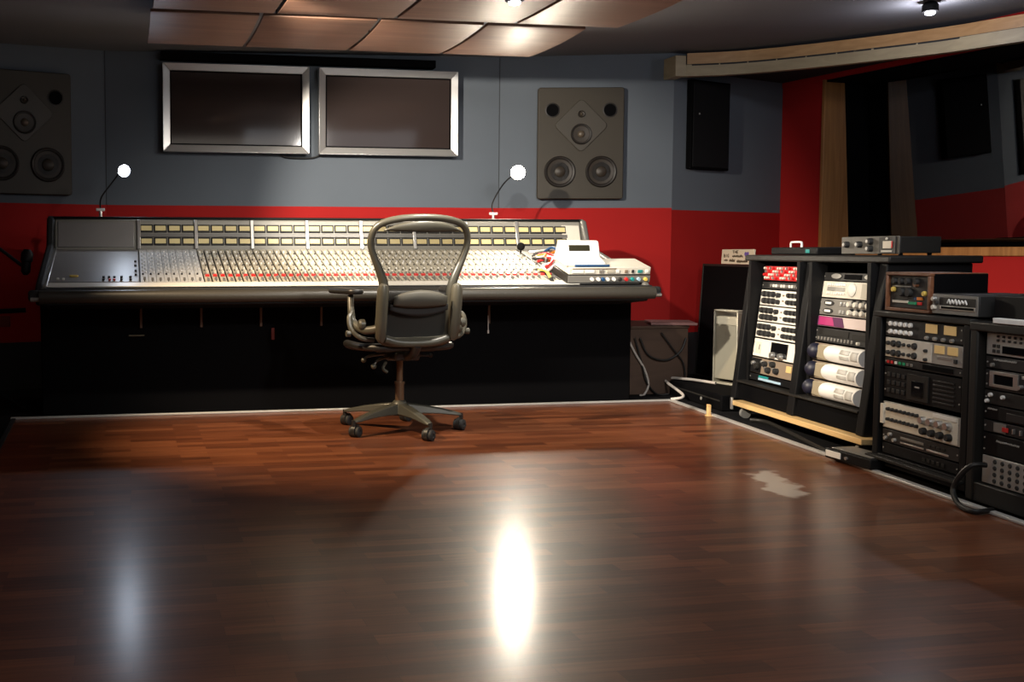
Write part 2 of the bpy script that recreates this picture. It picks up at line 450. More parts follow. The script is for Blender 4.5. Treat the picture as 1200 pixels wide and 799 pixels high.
# window: tapering oak jambs, dark lined reveal, sill and two tilted panes
win = thing('window_1', 'deep studio window', 'window'); del win['label']; del win['category']; win['kind'] = 'structure'
j = MB(); j.hexa([wp(.0, -.015, WZ0), wp(.03, -.015, WZ0), wp(.03, .27, WZ0), wp(.0, .27, WZ0), wp(.0, -.015, WZ1), wp(.03, -.015, WZ1), wp(.03, .18, WZ1), wp(.0, .18, WZ1)])
j.build('jamb', M['jamb'], win, bevel=.004)
j = MB(); j.hexa([wp(.0, .27, WZ0), wp(.012, .27, WZ0), wp(.012, .80, WZ0), wp(.0, .80, WZ0), wp(.0, .18, WZ1), wp(.012, .18, WZ1), wp(.012, .80, WZ1), wp(.0, .80, WZ1)])
j.build('reveal_lining', M['black'], win)
j = MB(); wbox(j, .012, WL - .012, .0, WT, WZ1 - .02, WZ1); j.build('head_lining', M['black'], win)
j = MB(); wbox(j, .03, WL - .03, -.02, .06, WZ0 - .03, WZ0 + .03); j.build('sill', M['jamb'], win, bevel=.006)
j = MB(); wbox(j, .03, WL - .03, .06, WT, WZ0 - .005, WZ0 + .012); j.build('sill_lining', M['black'], win)
for (b0, b1) in ((.49, .40),):
    g = MB(); g.hexa([wp(.03, b0, WZ0 + .012), wp(WL - .03, b0, WZ0 + .012), wp(WL - .03, b0 + .008, WZ0 + .012), wp(.03, b0 + .008, WZ0 + .012),
                      wp(.03, b1, WZ1 - .02), wp(WL - .03, b1, WZ1 - .02), wp(WL - .03, b1 + .008, WZ1 - .02), wp(.03, b1 + .008, WZ1 - .02)])
    g.build('glass_pane', M['glass'], win)
t = MB(); wbox(t, -.6, 10, -.012, 0, 2.285, 2.33); struct(t.build('trim_6', M['red_wall']))

# live room beyond the glass
lr = MB()
lr.slot(0); wbox(lr, -3.5, 7.5, 4.2, 4.3, 0, 1.75); wbox(lr, -3.6, -3.5, WT, 4.3, 0, 1.6)
lr.slot(1); wbox(lr, -3.5, 7.5, 4.2, 4.3, 1.75, 3.0); wbox(lr, -3.6, -3.5, WT, 4.3, 1.6, 3.0)
lr.slot(2); wbox(lr, -3.6, 7.5, WT, 4.3, 3.0, 3.05); wbox(lr, 7.5, 7.6, WT, 4.3, 0, 3.0)
struct(lr.build('wall_live_room', [M['red_wall'], M['grey_wall'], M['dark_wall']]))
lf = MB(); wbox(lf, -3.6, 7.5, WT, 4.3, -.05, 0.004); struct(lf.build('floor_live_room', M['carpet']))

# ceiling
c = MB()
xs = (-2.8, 7.3)
c.hexa([(xs[0], -2.7, ceil_z(xs[0])), (xs[1], -2.7, ceil_z(xs[1])), (xs[1], 9.3, ceil_z(xs[1])), (xs[0], 9.3, ceil_z(xs[0])),
        (xs[0], -2.7, 2.9), (xs[1], -2.7, 2.9), (xs[1], 9.3, 2.9), (xs[0], 9.3, 2.9)])
struct(c.build('ceiling', M['ceiling']))

# curved timber valance over the window
def curve_wall(name, pts, thick, z0, z1, material, n=10, label=None):
    P = bez([(x, y, 0) for x, y in pts], n); m = MB()
    L_, R_ = [], []
    for i, p in enumerate(P):
        d = (P[min(i + 1, len(P) - 1)] - P[max(i - 1, 0)]).normalized(); q = Vector((-d.y, d.x, 0))
        L_.append(p); R_.append(p + q * thick)
    for i in range(len(P) - 1):
        a, b_, c_, d_ = L_[i], L_[i + 1], R_[i + 1], R_[i]
        m.poly([(a.x, a.y, z0), (a.x, a.y, z1), (b_.x, b_.y, z1), (b_.x, b_.y, z0)])
        m.poly([(d_.x, d_.y, z0), (c_.x, c_.y, z0), (c_.x, c_.y, z1), (d_.x, d_.y, z1)])
        m.poly([(a.x, a.y, z1), (d_.x, d_.y, z1), (c_.x, c_.y, z1), (b_.x, b_.y, z1)])
        m.poly([(a.x, a.y, z0), (b_.x, b_.y, z0), (c_.x, c_.y, z0), (d_.x, d_.y, z0)])
    for i in (0, len(P) - 1):
        a, d_ = L_[i], R_[i]
        m.poly([(a.x, a.y, z0), (d_.x, d_.y, z0), (d_.x, d_.y, z1), (a.x, a.y, z1)])
    return m.build(name, material, smooth=True)
ZB = 2.25
bpts = [tuple(on_z(px, py, ZB).to_2d()) for px, py in ((800, 89.5), (860, 87), (927, 81.5), (1000, 74), (1100, 62.5), (1200, 48))]
dl_ = (Vector(bpts[-1]) - Vector(bpts[-2])).normalized()
bpts += [tuple(Vector(bpts[-1]) + dl_ * .9 + Vector((.03, 0))), tuple(Vector(bpts[-1]) + dl_ * 1.9 + Vector((.15, 0)))]
beam = curve_wall('timber_valance', bpts, .06, ZB, ZB + .085, M['beam'])
tag(beam, 'pale curved timber valance hung under the ceiling above the window', 'valance')
bp2 = [(x + .075, y + .075) for x, y in bpts]
fas = curve_wall('plywood_fascia', bp2, .03, ZB + .075, 2.435, M['ply'])
tag(fas, 'orange lit plywood fascia above and behind the pale valance', 'fascia')
eb = MB(); e0 = on_z(795, 89.5, ZB)
eb.box(e0.x - .035, e0.x + .05, e0.y - .02, 7.60, ZB - .002, ZB + .15)
tag(eb.build('valance_end_block', M['beam'], bevel=.004), 'pale timber end block where the valance meets the corner', 'end block')
# flat soffit board closing the valance to the walls
sb = MB(); V = [Vector((*p, 0)) for p in bpts[:6]]
sb.poly([(p.x, p.y, ZB + .082) for p in bez(V, 4)] + [(5.62, 5.8, ZB + .082), (5.27, 7.97, ZB + .082), (4.06, 7.6, ZB + .082)])
so = sb.build('trim_7', M['dark_wall'], solid=.012); struct(so)

# ------------------------------------------------------------------ ceiling cloud panels
def cloud(x0, x1, y0, y1, label, clips):
    t = thing('ceiling_panel', label, 'acoustic panel', ((x0 + x1) / 2, (y0 + y1) / 2, 2.19), group='wooden acoustic panels hung under the ceiling')
    w, d = (x1 - x0) / 2 - .011, (y1 - y0) / 2
    rows = []
    for i in range(13):
        s = -1 + 2 * i / 12
        rows.append([(-w, d * s, .014 * s * s), (w, d * s, .014 * s * s)])
    m = MB(); m.grid(rows)
    m.build('veneer_board', M['cloud'], t, solid=.016, smooth=True, bevel=.002)
    for cx in clips:
        k = MB(); k.box(cx - .022, cx + .022, d - .035, d + .012, .012, .032)
        k.build('clip', M['white'], t, bevel=.003)
    for cx in (-w * .7, w * .7):
        for cy in (-d * .6, d * .6):
            k = MB(); k.cyl((cx, cy, .02), (0, 0, 1), .004, .19, 6); k.build('hanger_rod', M['black2'], t)
    return t
bx = (.115, .705, 1.345, 1.945, 2.54)
nmB = ('leftmost of the four wooden panels in the rear row above the screens', 'second wooden panel of the rear row, over the left screen',
       'third wooden panel of the rear row, over the right screen', 'rightmost wooden panel of the rear row above the screens')
for i in range(4): cloud(bx[i], bx[i + 1], 5.69, 6.55, nmB[i], ((-.19, -.02), (-.05, .04), (), (.05,))[i])
fx = (.125, .77, 1.415, 2.09, 2.70)
nmA = ('leftmost wooden panel of the near ceiling row at the top edge', 'second wooden panel of the near row at the top edge',
       'third wooden panel of the near row, with a halogen spot under it', 'rightmost wooden panel of the near row at the top edge')
for i in range(4): cloud(fx[i], fx[i + 1], 4.55, 5.62, nmA[i], ((-.2, -.03), (-.05, .03), (), ())[i])

# ------------------------------------------------------------------ wall screens
def screen(px0, px1, label):
    y = 7.70
    z0, z1 = 1.663, 2.286
    w = px1 - px0; h = z1 - z0
    t = thing('wall_screen', label, 'screen', (px0, y, z0), group='silver framed screens on the grey wall')
    f = MB(); bw = .052
    o = [(0, 0), (w, 0), (w, h), (0, h)]; i_ = [(bw, bw), (w - bw, bw), (w - bw, h - bw), (bw, h - bw)]
    for k in range(4):
        l = (k + 1) % 4
        a, b_, c_, d_ = o[k], o[l], i_[l], i_[k]
        f.hexa([(a[0], -.01, a[1]), (b_[0], -.01, b_[1]), (c_[0], .004, c_[1]), (d_[0], .004, d_[1]),
                (a[0], .05, a[1]), (b_[0], .05, b_[1]), (c_[0], .05, c_[1]), (d_[0], .05, d_[1])])
    f.build('bezel', M['silver'], t, bevel=.003)
    s = MB(); s.box(bw, w - bw, .016, .03, bw, h - bw); s.build('display', M['screen'], t)
    s = MB()
    for (a0, a1, b0, b1) in ((bw - .002, w - bw + .002, bw - .002, bw + .008), (bw - .002, w - bw + .002, h - bw - .008, h - bw + .002), (bw - .002, bw + .008, bw + .008, h - bw - .008), (w - bw - .008, w - bw + .002, bw + .008, h - bw - .008)):
        s.box(a0, a1, .008, .018, b0, b1)
    s.build('inner_lip', M['black'], t)
    s = MB(); s.box(.04, w - .04, .05, .098, .05, h - .04); s.build('back_housing', M['black'], t)
    return t
scr = screen(.250, 1.300, 'silver framed flat screen on the left of the pair, above the console')
screen(1.370, 2.420, 'silver framed flat screen on the right of the pair, above the chair')
c = MB(); c.tube(bez([(.84, .075, .01), (.88, .075, -.018), (1.0, .08, -.025), (1.10, .075, -.018), (1.16, .07, .01)], 8), .006, 8)
c.build('power_cable', M['black_cable'], scr, smooth=True)
r = MB(); r.box(.24, 2.25, 7.70, 7.79, 2.31, 2.365)
tag(r.build('mounting_rail', M['black'], bevel=.004), 'black rail along the wall top just above both screens', 'rail')
# ------------------------------------------------------------------ soffit loudspeakers
def speaker(cx, cy, cz, rz, label):
    t = thing('wall_speaker', label, 'loudspeaker', (cx, cy, cz), (0, 0, rz), group='big loudspeakers set into the wall')
    W, H = .645, .835
    m = MB(); m.prism(rrect(W, H, .02, cx=0, cy=H / 2), 'y', -.045, -.005); m.build('baffle', M['speaker'], t, bevel=.006)
    dm = MB()
    dw = .29
    pts = rrect(dw, dw, .035, 4); pts = [((x - y) * .7071, (x + y) * .7071 + .55) for x, y in pts]
    dm.prism(pts, 'y', -.055, -.044); dm.build('wave_plate', M['speaker2'], t, bevel=.003)
    def driver(name, x, z, r, y0, kind):
        d = MB()
        d.lathe((x, y0, z), (0, -1, 0), [(r, 0), (r, .006), (r * .93, .014), (r * .84, .012), (r * .78, .004)], 28)
        d.build(name, M['cone_dark'], t, smooth=True)
        e = MB(); e.lathe((x, y0, z), (0, -1, 0), [(r * .80, .004), (r * .79, .008), (r * .34, -.002 if kind == 'w' else .004), (r * .34, 0)], 24)
        e.build('cone', M['cone'], t, smooth=True)
        g = MB(); g.lathe((x, y0 - .001, z), (0, -1, 0), [(r * .36, 0), (r * .33, .010), (r * .2, .019), (r * .02, .022)], 20)
        g.build('dust_cap', M['dome'] if kind != 'w' else M['cone'], t, smooth=True)
    driver('woofer', -.155, .205, .118, -.045, 'w'); driver('woofer', .155, .205, .118, -.045, 'w')
    driver('midrange', 0, .485, .078, -.055, 'm'); driver('tweeter', 0, .635, .026, -.055, 't')
    for sx in (-1, 1):
        p = MB(); p.lathe((sx * .215, -.0455, .665), (0, -1, 0), [(.055, -.0005), (.055, .003), (.047, .005), (.047, .0005)], 24)
        p.build('port', M['cone_dark'], t, smooth=True)
        p = MB(); p.cyl((sx * .215, -.0455, .665), (0, -1, 0), .046, .0012, 24); p.build('port_opening', M['black'], t)
    return t
ang = math.atan2(SR1[1] - SL2[1], SR1[0] - SL2[0])
sx_ = 3.37; sy_ = SL2[1] + (sx_ - SL2[0]) * math.tan(ang)
speaker(sx_, sy_ - .01, 1.352, ang, 'olive brown loudspeaker panel on the wall right of the screens')
angl = math.atan2(SL1[1] - SL0[1], SL1[0] - SL0[0])
lx_ = -.70; ly_ = SL1[1] + (lx_ - SL1[0]) * math.tan(angl)
speaker(lx_, ly_ - .01, 1.345, angl, 'dark loudspeaker panel on the wall left of the screens, cut by the frame')
# small dark speaker in the alcove
ang = math.atan2(AL1[1] - SR1[1], AL1[0] - SR1[0])
def alc(px, py):
    d = ray(px, py); n = Vector((-math.sin(ang), math.cos(ang), 0)); k = (Vector((*SR1, 0)) - CP).dot(n) / d.dot(n)
    return CP + d * k
p0, p1 = alc(803, 198), alc(850, 99)
w = (p1 - p0).to_2d().length
t = thing('alcove_speaker', 'tall black speaker on the grey alcove wall under the valance', 'loudspeaker', (p0.x, p0.y, p0.z), (0, 0, ang))
hh = p1.z - p0.z
m = MB(); m.box(0, w, -.05, .0, 0, hh); m.build('cabinet', M['black'], t, bevel=.006)
m = MB(); m.box(.015, w - .015, -.058, -.05, .015, hh - .015); m.build('grille_cloth', mat('black_grille_cloth', (.010, .010, .011), .9, spec=.1, bump=.5, nscale=400), t, bevel=.003)
m = MB(); m.cyl((w * .18, -.0575, hh * .62), (0, -1, 0), .007, .003, 10); m.build('badge', M['silver_dull'], t)

# ------------------------------------------------------------------ mixing console
console = thing('mixing_console', 'long grey and beige mixing console with padded front rest and meter bridge', 'mixing console', (0, 0, 0))
CX0, CX1 = -.455, 3.06
SY0, SZ0, SY1, SZ1 = 6.00, .757, 6.86, .966
SLOPE = math.atan2(SZ1 - SZ0, SY1 - SY0); SLEN = math.hypot(SY1 - SY0, SZ1 - SZ0)
# plinth and modesty panel
m = MB(); m.box(-.50, 3.14, 6.30, 7.05, .0, .66); m.build('plinth', M['black'], console, bevel=.01)
m = MB(); m.prism([(5.93, .66), (5.93, .735), (SY0, SZ0 - .012), (SY1, SZ1 - .012), (7.1, .97), (7.1, .62), (6.32, .62)], 'x', CX0, CX1)
m.build('body', M['black2'], console, bevel=.006)
# padded armrest
m = MB(); m.tube([(CX0 - .02, 5.935, .708), (CX1 + .04, 5.935, .708)], .037, 14, flat=1.0)
m.build('armrest', M['leather'], console, smooth=True)
m = MB(); m.box(CX0 - .02, CX1 + .04, 5.955, 6.01, .735, .752); m.build('armrest_trim', M['rubber'], console, bevel=.004)
for x in (CX0 - .045, CX1 + .055):
    m = MB(); m.box(x - .035, x + .035, 5.93, 5.99, .685, .745); m.build('corner_block', M['rubber'], console, bevel=.015)
    m = MB(); m.cyl((x - .02, 5.925, .695), (1, 0, 0), .012, .045, 10); m.build('corner_bolt', M['silver'], console, smooth=True)
# side cheeks follow the profile
prof = [(5.96, .74), (6.02, .785), (SY1 - .03, SZ1 + .03), (6.91, 1.165), (6.96, 1.178), (7.12, 1.178), (7.12, .66), (6.0, .66)]
for x0, x1 in ((CX0 - .045, CX0), (CX1, CX1 + .04)):
    m = MB(); m.prism(prof, 'x', x0, x1); m.build('side_cheek', M['rubber'] if x0 < 0 else M['console_grey'], console, bevel=.012)
# bridge
BY0, BZ0, BY1, BZ1 = 6.875, .962, 6.935, 1.160
m = MB(); m.prism([(BY0, BZ0), (BY1, BZ1), (7.11, BZ1 + .004), (7.11, .9), (BY0 + .02, .9)], 'x', CX0, CX1)
m.build('meter_bridge', M['bridge_grey'], console, bevel=.01)
m = MB(); m.box(CX0 - .01, CX1 + .01, 6.93, 7.125, 1.160, 1.176); m.build('bridge_cap', M['black2'], console, bevel=.006)
BSL = math.atan2(BY1 - BY0, BZ1 - BZ0)
def on_bridge(x, f): return (x, BY0 + (BY1 - BY0) * f, BZ0 + (BZ1 - BZ0) * f)
def bridge_obj(m, name, mt, x, f, bevel=0): return m.build(name, mt, console, bevel=bevel, loc=on_bridge(x, f), rot=(-BSL, 0, 0))
BX = [.066 + .3612 * k for k in range(9)]
m = MB(); m.box(0, BX[0] - CX0 - .05, -.006, .004, -.085, .085); m.build('bridge_blank_panel', M['plate2'], console, bevel=.006, loc=on_bridge(CX0 + .02, .5), rot=(-BSL, 0, 0))
m = MB(); m.box(0, .13, -.006, .004, -.075, .075); m.build('bridge_blank_panel', M['ivory'], console, bevel=.006, loc=on_bridge(2.97 - .05, .5), rot=(-BSL, 0, 0))
for x in BX[:8]:
    m = MB(); m.box(-.011, .011, -.016, .002, -.098, .098); bridge_obj(m, 'bridge_divider', M['silver'], x, .5, .003)
rail = MB(); rail.box(0, BX[8] - BX[0], -.008, .002, -.012, .012)
rail.build('bridge_rail', M['console_grey'], console, bevel=.002, loc=on_bridge(BX[0], .48), rot=(-BSL, 0, 0))
fr = MB(); fr.box(-.041, .041, -.008, .002, -.0265, .0265)
fr_me = None; mt_me = None
for k in range(8):
    for c_ in range(4):
        x = BX[k] + .048 + c_ * .0885
        for f in (.285, .70):
            if fr_me is None:
                o = fr.build('meter', M['rubber'], console, bevel=.003, loc=on_bridge(x, f), rot=(-BSL, 0, 0)); fr_me = o.data
                q = MB(); q.box(-.033, .033, -.011, -.007, -.0155, .0155)
                w_ = q.build('meter_window', M['meter'], o); mt_me = w_.data
            else:
                o = link('meter', fr_me, console, .003, loc=on_bridge(x, f), rot=(-BSL, 0, 0))
                link('meter_window', mt_me, o)
# channel strips
def on_surf(x, s, h=0.0):   # s: metres up the slope
    return (x, SY0 + s * math.cos(SLOPE) - h * math.sin(SLOPE), SZ0 + s * math.sin(SLOPE) + h * math.cos(SLOPE))
SROT = (SLOPE, 0, 0)
NCH, CW = 48, .0446; CHX = .425
strip2 = MB(); strip2.box(-CW / 2 + .0012, CW / 2 - .0012, .10, SLEN - .01, -.006, .004)
strip2.slot(1); strip2.box(-.003, .003, .105, .185, .004, .0055); strip2.slot(0)
strip = MB(); strip.box(-CW / 2 + .005, CW / 2 - .005, .10, SLEN - .01, -.006, .004)
strip.slot(1); strip.box(-.003, .003, .105, .185, .004, .0055); strip.slot(0)
st_me = cap_me = mute_me = kn_me = None
cap = MB(); cap.prism([(-.011, 0), (-.007, .013), (0, .010), (.007, .013), (.011, 0)], 'x', -.007, .007)
mute = MB(); mute.box(-.012, .012, -.011, .011, 0, .012)
knob = MB(); knob.lathe((0, 0, 0), (0, 0, 1), [(.0085, 0), (.008, .009), (.006, .014), (.005, .0145)], 10)
rest = MB()
knob_rows = [.255, .295, .335, .375, .415, .46, .50, .545, .59, .64, .69, .74, .79]
kcols = [M['unit_grey'], M['ivory'], M['plate'], M['white'], M['strip'], M['plate'], M['white'], M['strip2'], M['plate'], M['ivory'], M['strip2'], M['plate'], M['white']]
rest_mats = []; count = 0
for i in range(NCH + 8):
    left = i < 8
    x = CHX + (i - 8 + .5) * CW if not left else .066 + (i + .5) * .0446
    mts = [M['strip2'] if left else M['strip'], M['rubber']]
    key = 'strip2' if left else 'strip'
    if st_me is None: st_me = {}
    if key not in st_me:
        o = (strip2 if left else strip).build('channel_strip', mts, console, bevel=.0015, loc=on_surf(x, 0), rot=SROT); st_me[key] = o.data
    else: o = link('channel_strip', st_me[key], console, .0015, loc=on_surf(x, 0), rot=SROT)
    fs = .115 + .05 * random.random()
    if cap_me is None:
        q = cap.build('fader_cap', M['console_grey'], o, loc=(0, .145, .006)); cap_me = q.data
    else: link('fader_cap', cap_me, o, loc=(0, fs if not left else .13, .006))
    if not left:
        if mute_me is None: q = mute.build('mute_button', M['red'], o, bevel=.002, loc=(0, .213, .004)); mute_me = q.data
        else: link('mute_button', mute_me, o, .002, loc=(0, .213, .004))
    for r_, s in enumerate(knob_rows):
        dx = (-.008, .008)[r_ % 2]
        if not left and r_ < 2:
            if kn_me is None: kn_me = {}
            if r_ not in kn_me:
                q = knob.build('knob', kcols[r_], console, smooth=True, loc=on_surf(x + dx, s, .004), rot=SROT); kn_me[r_] = q.data
            else: link('knob', kn_me[r_], console, loc=on_surf(x + dx, s, .004), rot=SROT)
        else:
            mt_ = kcols[r_] if not left else (M['rubber'] if r_ == 0 else M['strip2'])
            if mt_ not in rest_mats: rest_mats.append(mt_)
            rest.slot(rest_mats.index(mt_))
            rest.lathe(on_surf(x + dx, s, .004), (0, -math.sin(SLOPE), math.cos(SLOPE)), [(.0058, 0), (.0055, .007), (.004, .010)], 7)
o = rest.build('knob', rest_mats, console, smooth=True); o['kind'] = 'stuff'
# white writing strip along the front edge
m = MB(); m.box(0, 2.66 - CX0 - .02, .012, .092, -.004, .003); m.build('scribble_strip', M['white_panel'], console, bevel=.002, loc=on_surf(CX0 + .02, 0), rot=SROT)
# left blank section
m = MB(); m.box(0, .50, .10, SLEN - .01, -.006, .004); m.build('blank_section', M['plate2'], console, bevel=.004, loc=on_surf(CX0 + .015, 0), rot=SROT)
m = MB(); m.box(-.013, .013, .0, SLEN, -.004, .012); m.build('edge_rail', M['silver'], console, bevel=.004, loc=on_surf(CX0 + .005, 0), rot=SROT)
for k, (dx, s, mt_) in enumerate(((.30, .19, 'rubber'), (.33, .19, 'rubber'), (.36, .19, 'rubber'), (.40, .19, 'rubber'), (.45, .19, 'rubber'), (.30, .135, 'rubber'), (.335, .135, 'red'), (.36, .135, 'red'), (.40, .135, 'rubber'), (.45, .135, 'rubber'),
                               (.48, .24, 'rubber'), (.48, .33, 'rubber'), (.48, .45, 'rubber'), (.48, .55, 'rubber'), (.05, .15, 'white'), (.08, .15, 'white'))):
    m = MB(); m.box(-.007, .007, -.008, .008, 0, .010); m.build('switch', M[mt_], console, bevel=.002, loc=on_surf(CX0 + dx + .015, s, .004), rot=SROT)
m = MB(); m.prism(rrect(.05, .024, .011), 'z', 0, .008); m.build('name_badge', M['yellow'], console, bevel=.002, loc=on_surf(CX0 + .15, .22, .004), rot=SROT)
# patch section on the right
m = MB(); m.box(0, CX1 - 2.575 - .01, .02, SLEN - .01, -.006, .004); m.build('patch_panel', M['console_grey'], console, bevel=.004, loc=on_surf(2.575, 0), rot=SROT)
# brown straps under the front
for px in (165, 236, 306, 377, 449, 574):
    p = on_y(px, 355, 6.28)
    m = MB(); m.box(-.007, .007, -.010, .0, -.155, .0); m.build('hanging_strap', M['slat'], console, bevel=.002, loc=(p.x, 6.297, .665))
p = on_y(574, 392, 6.25); m = MB(); m.cyl((p.x, 6.28, .45), (0, 0, 1), .006, .02, 8); m.tube([(p.x, 6.28, .47), (p.x, 6.285, .56)], .003, 6); m.build('dangling_plug', M['white_cable'], console, smooth=True)
p = on_y(320, 402, 6.29); m = MB(); m.box(p.x - .010, p.x + .010, 6.294, 6.3, .43, .50); m.build('red_tag', mat('dull_red_tag', (.16, .02, .015), .6), console, bevel=.002)
p = on_y(160, 393, 6.29); m = MB(); m.box(p.x - .045, p.x + .045, 6.294, 6.3, .462, .470); m.build('label_plate', mat('brass_label', (.10, .085, .05), .5), console, bevel=.001)

# ------------------------------------------------------------------ gooseneck lamps at the back of the console
def gooseneck(name, px_t, head_px, bulb, label, size):
    yb = 7.14
    T = on_y(px_t[0], 262, yb); hd = on_y(head_px[0], head_px[1], 7.12)
    t = thing(name, label, 'lamp', (T.x, yb, 1.0), group='gooseneck lamps clamped behind the console')
    top = on_y(px_t[0], px_t[1], yb).z - 1.0
    m = MB(); m.cyl((0, 0, .0), (0, 0, 1), .011, top - .012, 10); m.build('post', M['silver'], t, smooth=True)
    m = MB(); m.box(-.028, .028, -.012, .012, top - .018, top); m.build('clamp', M['white'], t, bevel=.004)
    h = hd - Vector((T.x, yb, 1.0))
    aim = (Vector((1.15, 2.6, .55)) - hd).normalized()
    back = h - aim * .05
    m = MB(); m.tube(bez([(0, 0, top - .01), (.005, .03, top + .07), (back.x * .55, .07, back.z - .08), tuple(back)], 8), .005, 8)
    m.build('gooseneck', M['black2'], t, smooth=True)
    m = MB(); m.lathe(back, aim, [(.012, -.012), (.030, .0), (.046 * size, .030), (.052 * size, .062), (.048 * size, .062), (.044 * size, .052), (.010, .05)], 24)
    m.build('lamp_shade', M['black2'], t, smooth=True)
    m = MB(); m.lathe(back, aim, [(.043 * size, .0535), (.036 * size, .062), (.018 * size, .068), (.001, .069)], 20)
    m.build('bulb', bulb, t, smooth=True)
    return t
gooseneck('gooseneck_lamp', (118, 244), (145, 200), M['lamp_l'], 'small lamp with bluish bulb behind the left end of the console', .85)
gooseneck('gooseneck_lamp', (578, 249), (607, 202), M['lamp_r'], 'small lamp with bright warm bulb behind the console, near the right loudspeaker', 1.05)

# ------------------------------------------------------------------ things on the console's right end
def knob_mesh(r, l, n=14): return MB().lathe((0, 0, 0), (0, -1, 0), [(r, 0), (r, l * .6), (r * .85, l), (r * .5, l)], n)
_kc = {}
def add_knob(parent, x, y, z, r, l, mt_, name='knob'):
    key = (r, l, mt_)
    if key not in _kc:
        o = knob_mesh(r, l).build(name, M[mt_], parent, smooth=True, loc=(x, y, z)); _kc[key] = o.data
        return o
    return link(name, _kc[key], parent, loc=(x, y, z))
def plate(parent, name, x0, x1, z0, z1, mt_, y=0.0, d=.004, bevel=.001):
    m = MB(); m.box(x0, x1, y - d, y, z0, z1); return m.build(name, M[mt_], parent, bevel=bevel)
def scribble(parent, name, x0, x1, z, h, mt_, y, seed, r=.0012):
    rnd = random.Random(seed); n = max(4, int((x1 - x0) / (h * .45)))
    pts = []
    for i in range(n + 1):
        pts.append((x0 + (x1 - x0) * i / n, y, z + h * (.5 if i % 2 else -.5) * (.5 + .5 * rnd.random())))
    m = MB(); m.tube(bez(pts, 3), r, 5); return m.build(name, M[mt_], parent, smooth=True)

ub = thing('grey_effects_unit', 'dark grey unit with white and red knobs, lowest of the stack on the console', 'audio unit', on_surf(2.575, .012, .006), SROT)
m = MB(); m.box(0, .535, 0, .24, 0, .048); m.build('chassis', M['charcoal'], ub, bevel=.006)
plate(ub, 'faceplate', .004, .531, .003, .045, 'unit_grey', 0.0, .004)
for x, mt_ in ((.155, 'white'), (.195, 'white'), (.225, 'blue'), (.255, 'white'), (.295, 'white'), (.335, 'rubber'), (.375, 'red'), (.415, 'teal'), (.455, 'lightblue'), (.50, 'yellow')):
    add_knob(ub, x, -.004, .025, .0115, .014, mt_)
ut = thing('ivory_processor_unit', 'ivory unit with small buttons lying on the dark grey unit', 'audio unit', on_surf(2.585, .018, .0555), SROT)
m = MB(); m.box(0, .525, 0, .22, 0, .046); m.build('chassis', M['ivory'], ut, bevel=.005)
for x, w_, mt_ in ((.02, .07, 'white'), (.10, .06, 'white'), (.19, .03, 'silver'), (.24, .05, 'strip'), (.30, .02, 'white'), (.355, .02, 'unit_brown'), (.40, .015, 'rubber'), (.44, .03, 'teal'), (.49, .02, 'white')):
    plate(ut, 'button', x, x + w_, .012, .030, mt_, 0.0, .005)
plate(ut, 'dark_strip', .02, .30, .034, .041, 'unit_brown', 0.0, .003)
# white remote with display
rm = thing('remote_controller', 'white wedge shaped remote with a dark display standing on the ivory unit', 'remote control', on_surf(2.565, .030, .103), (SLOPE * .999, 0, 0))
m = MB(); m.prism([(0, 0), (0, .024), (.085, .040), (.135, .125), (.165, .125), (.20, 0)], 'x', .0, .255)
m.build('housing', M['white'], rm, bevel=.008)
sl = math.atan2(.085, .050)
m = MB(); m.box(-.075, .060, -.004, .001, -.020, .018); m.build('display', M['lcd'], rm, bevel=.002, loc=(.130, .113, .088), rot=(-(PI / 2 - sl), 0, 0))
m = MB(); m.box(.055, .275, -.012, .0, .001, .013); m.build('front_edge', M['blue'], rm, bevel=.002)
for r_ in range(2):
    for k in range(6):
        m = MB(); m.box(-.011, .011, -.007, .007, 0, .004); m.build('key', M['strip2'], rm, bevel=.0015, loc=(.05 + k * .031, .025 + r_ * .03, .0285 + r_ * .0057), rot=(.186, 0, 0))
# talkback microphone with round foam
tb = thing('talkback_microphone', 'black ball shaped talkback microphone in front of the patch section', 'microphone', on_surf(2.56, .76, .004))
m = MB(); m.tube(bez([(0, 0, 0), (-.004, -.008, .02), (-.006, -.012, .032)], 4), .005, 8); m.build('stalk', M['black2'], tb, smooth=True)
m = MB(); m.ball((-.006, -.016, .048), .027, 16); m.build('foam_ball', mat('black_foam', (.008, .008, .008), .95, spec=.1, bump=.8, nscale=200), tb, smooth=True)
# patch cables
cable_defs = [
    ('red', 'red', [(2.66, .70), (2.70, .64), (2.71, .50), (2.64, .38), (2.63, .27)]),
    ('orange', 'orange', [(2.74, .74), (2.78, .66), (2.80, .55), (2.76, .46)]),
    ('blue', 'blue', [(2.70, .76), (2.72, .68), (2.74, .60), (2.80, .52), (2.86, .48)]),
    ('white', 'white', [(2.62, .62), (2.66, .52), (2.67, .40), (2.61, .30), (2.58, .22)]),
    ('pink', 'pinkwhite', [(2.64, .55), (2.70, .46), (2.66, .33), (2.70, .24)]),
    ('grey', 'unit_grey', [(2.68, .77), (2.78, .74), (2.86, .70), (2.88, .60)]),
    ('black', 'rubber', [(2.60, .58), (2.61, .45), (2.58, .36), (2.60, .26)]),
    ('pale blue', 'lightblue', [(2.72, .66), (2.78, .56), (2.72, .48), (2.80, .40)]),
    ('dark orange', 'orange', [(2.61, .66), (2.64, .58), (2.60, .50), (2.66, .44)]),
    ('bright red', 'red', [(2.58, .52), (2.62, .44), (2.60, .34), (2.58, .28)]),
    ('yellow', 'yellow', [(2.63, .30), (2.62, .22), (2.58, .16), (2.60, .10)]),
]
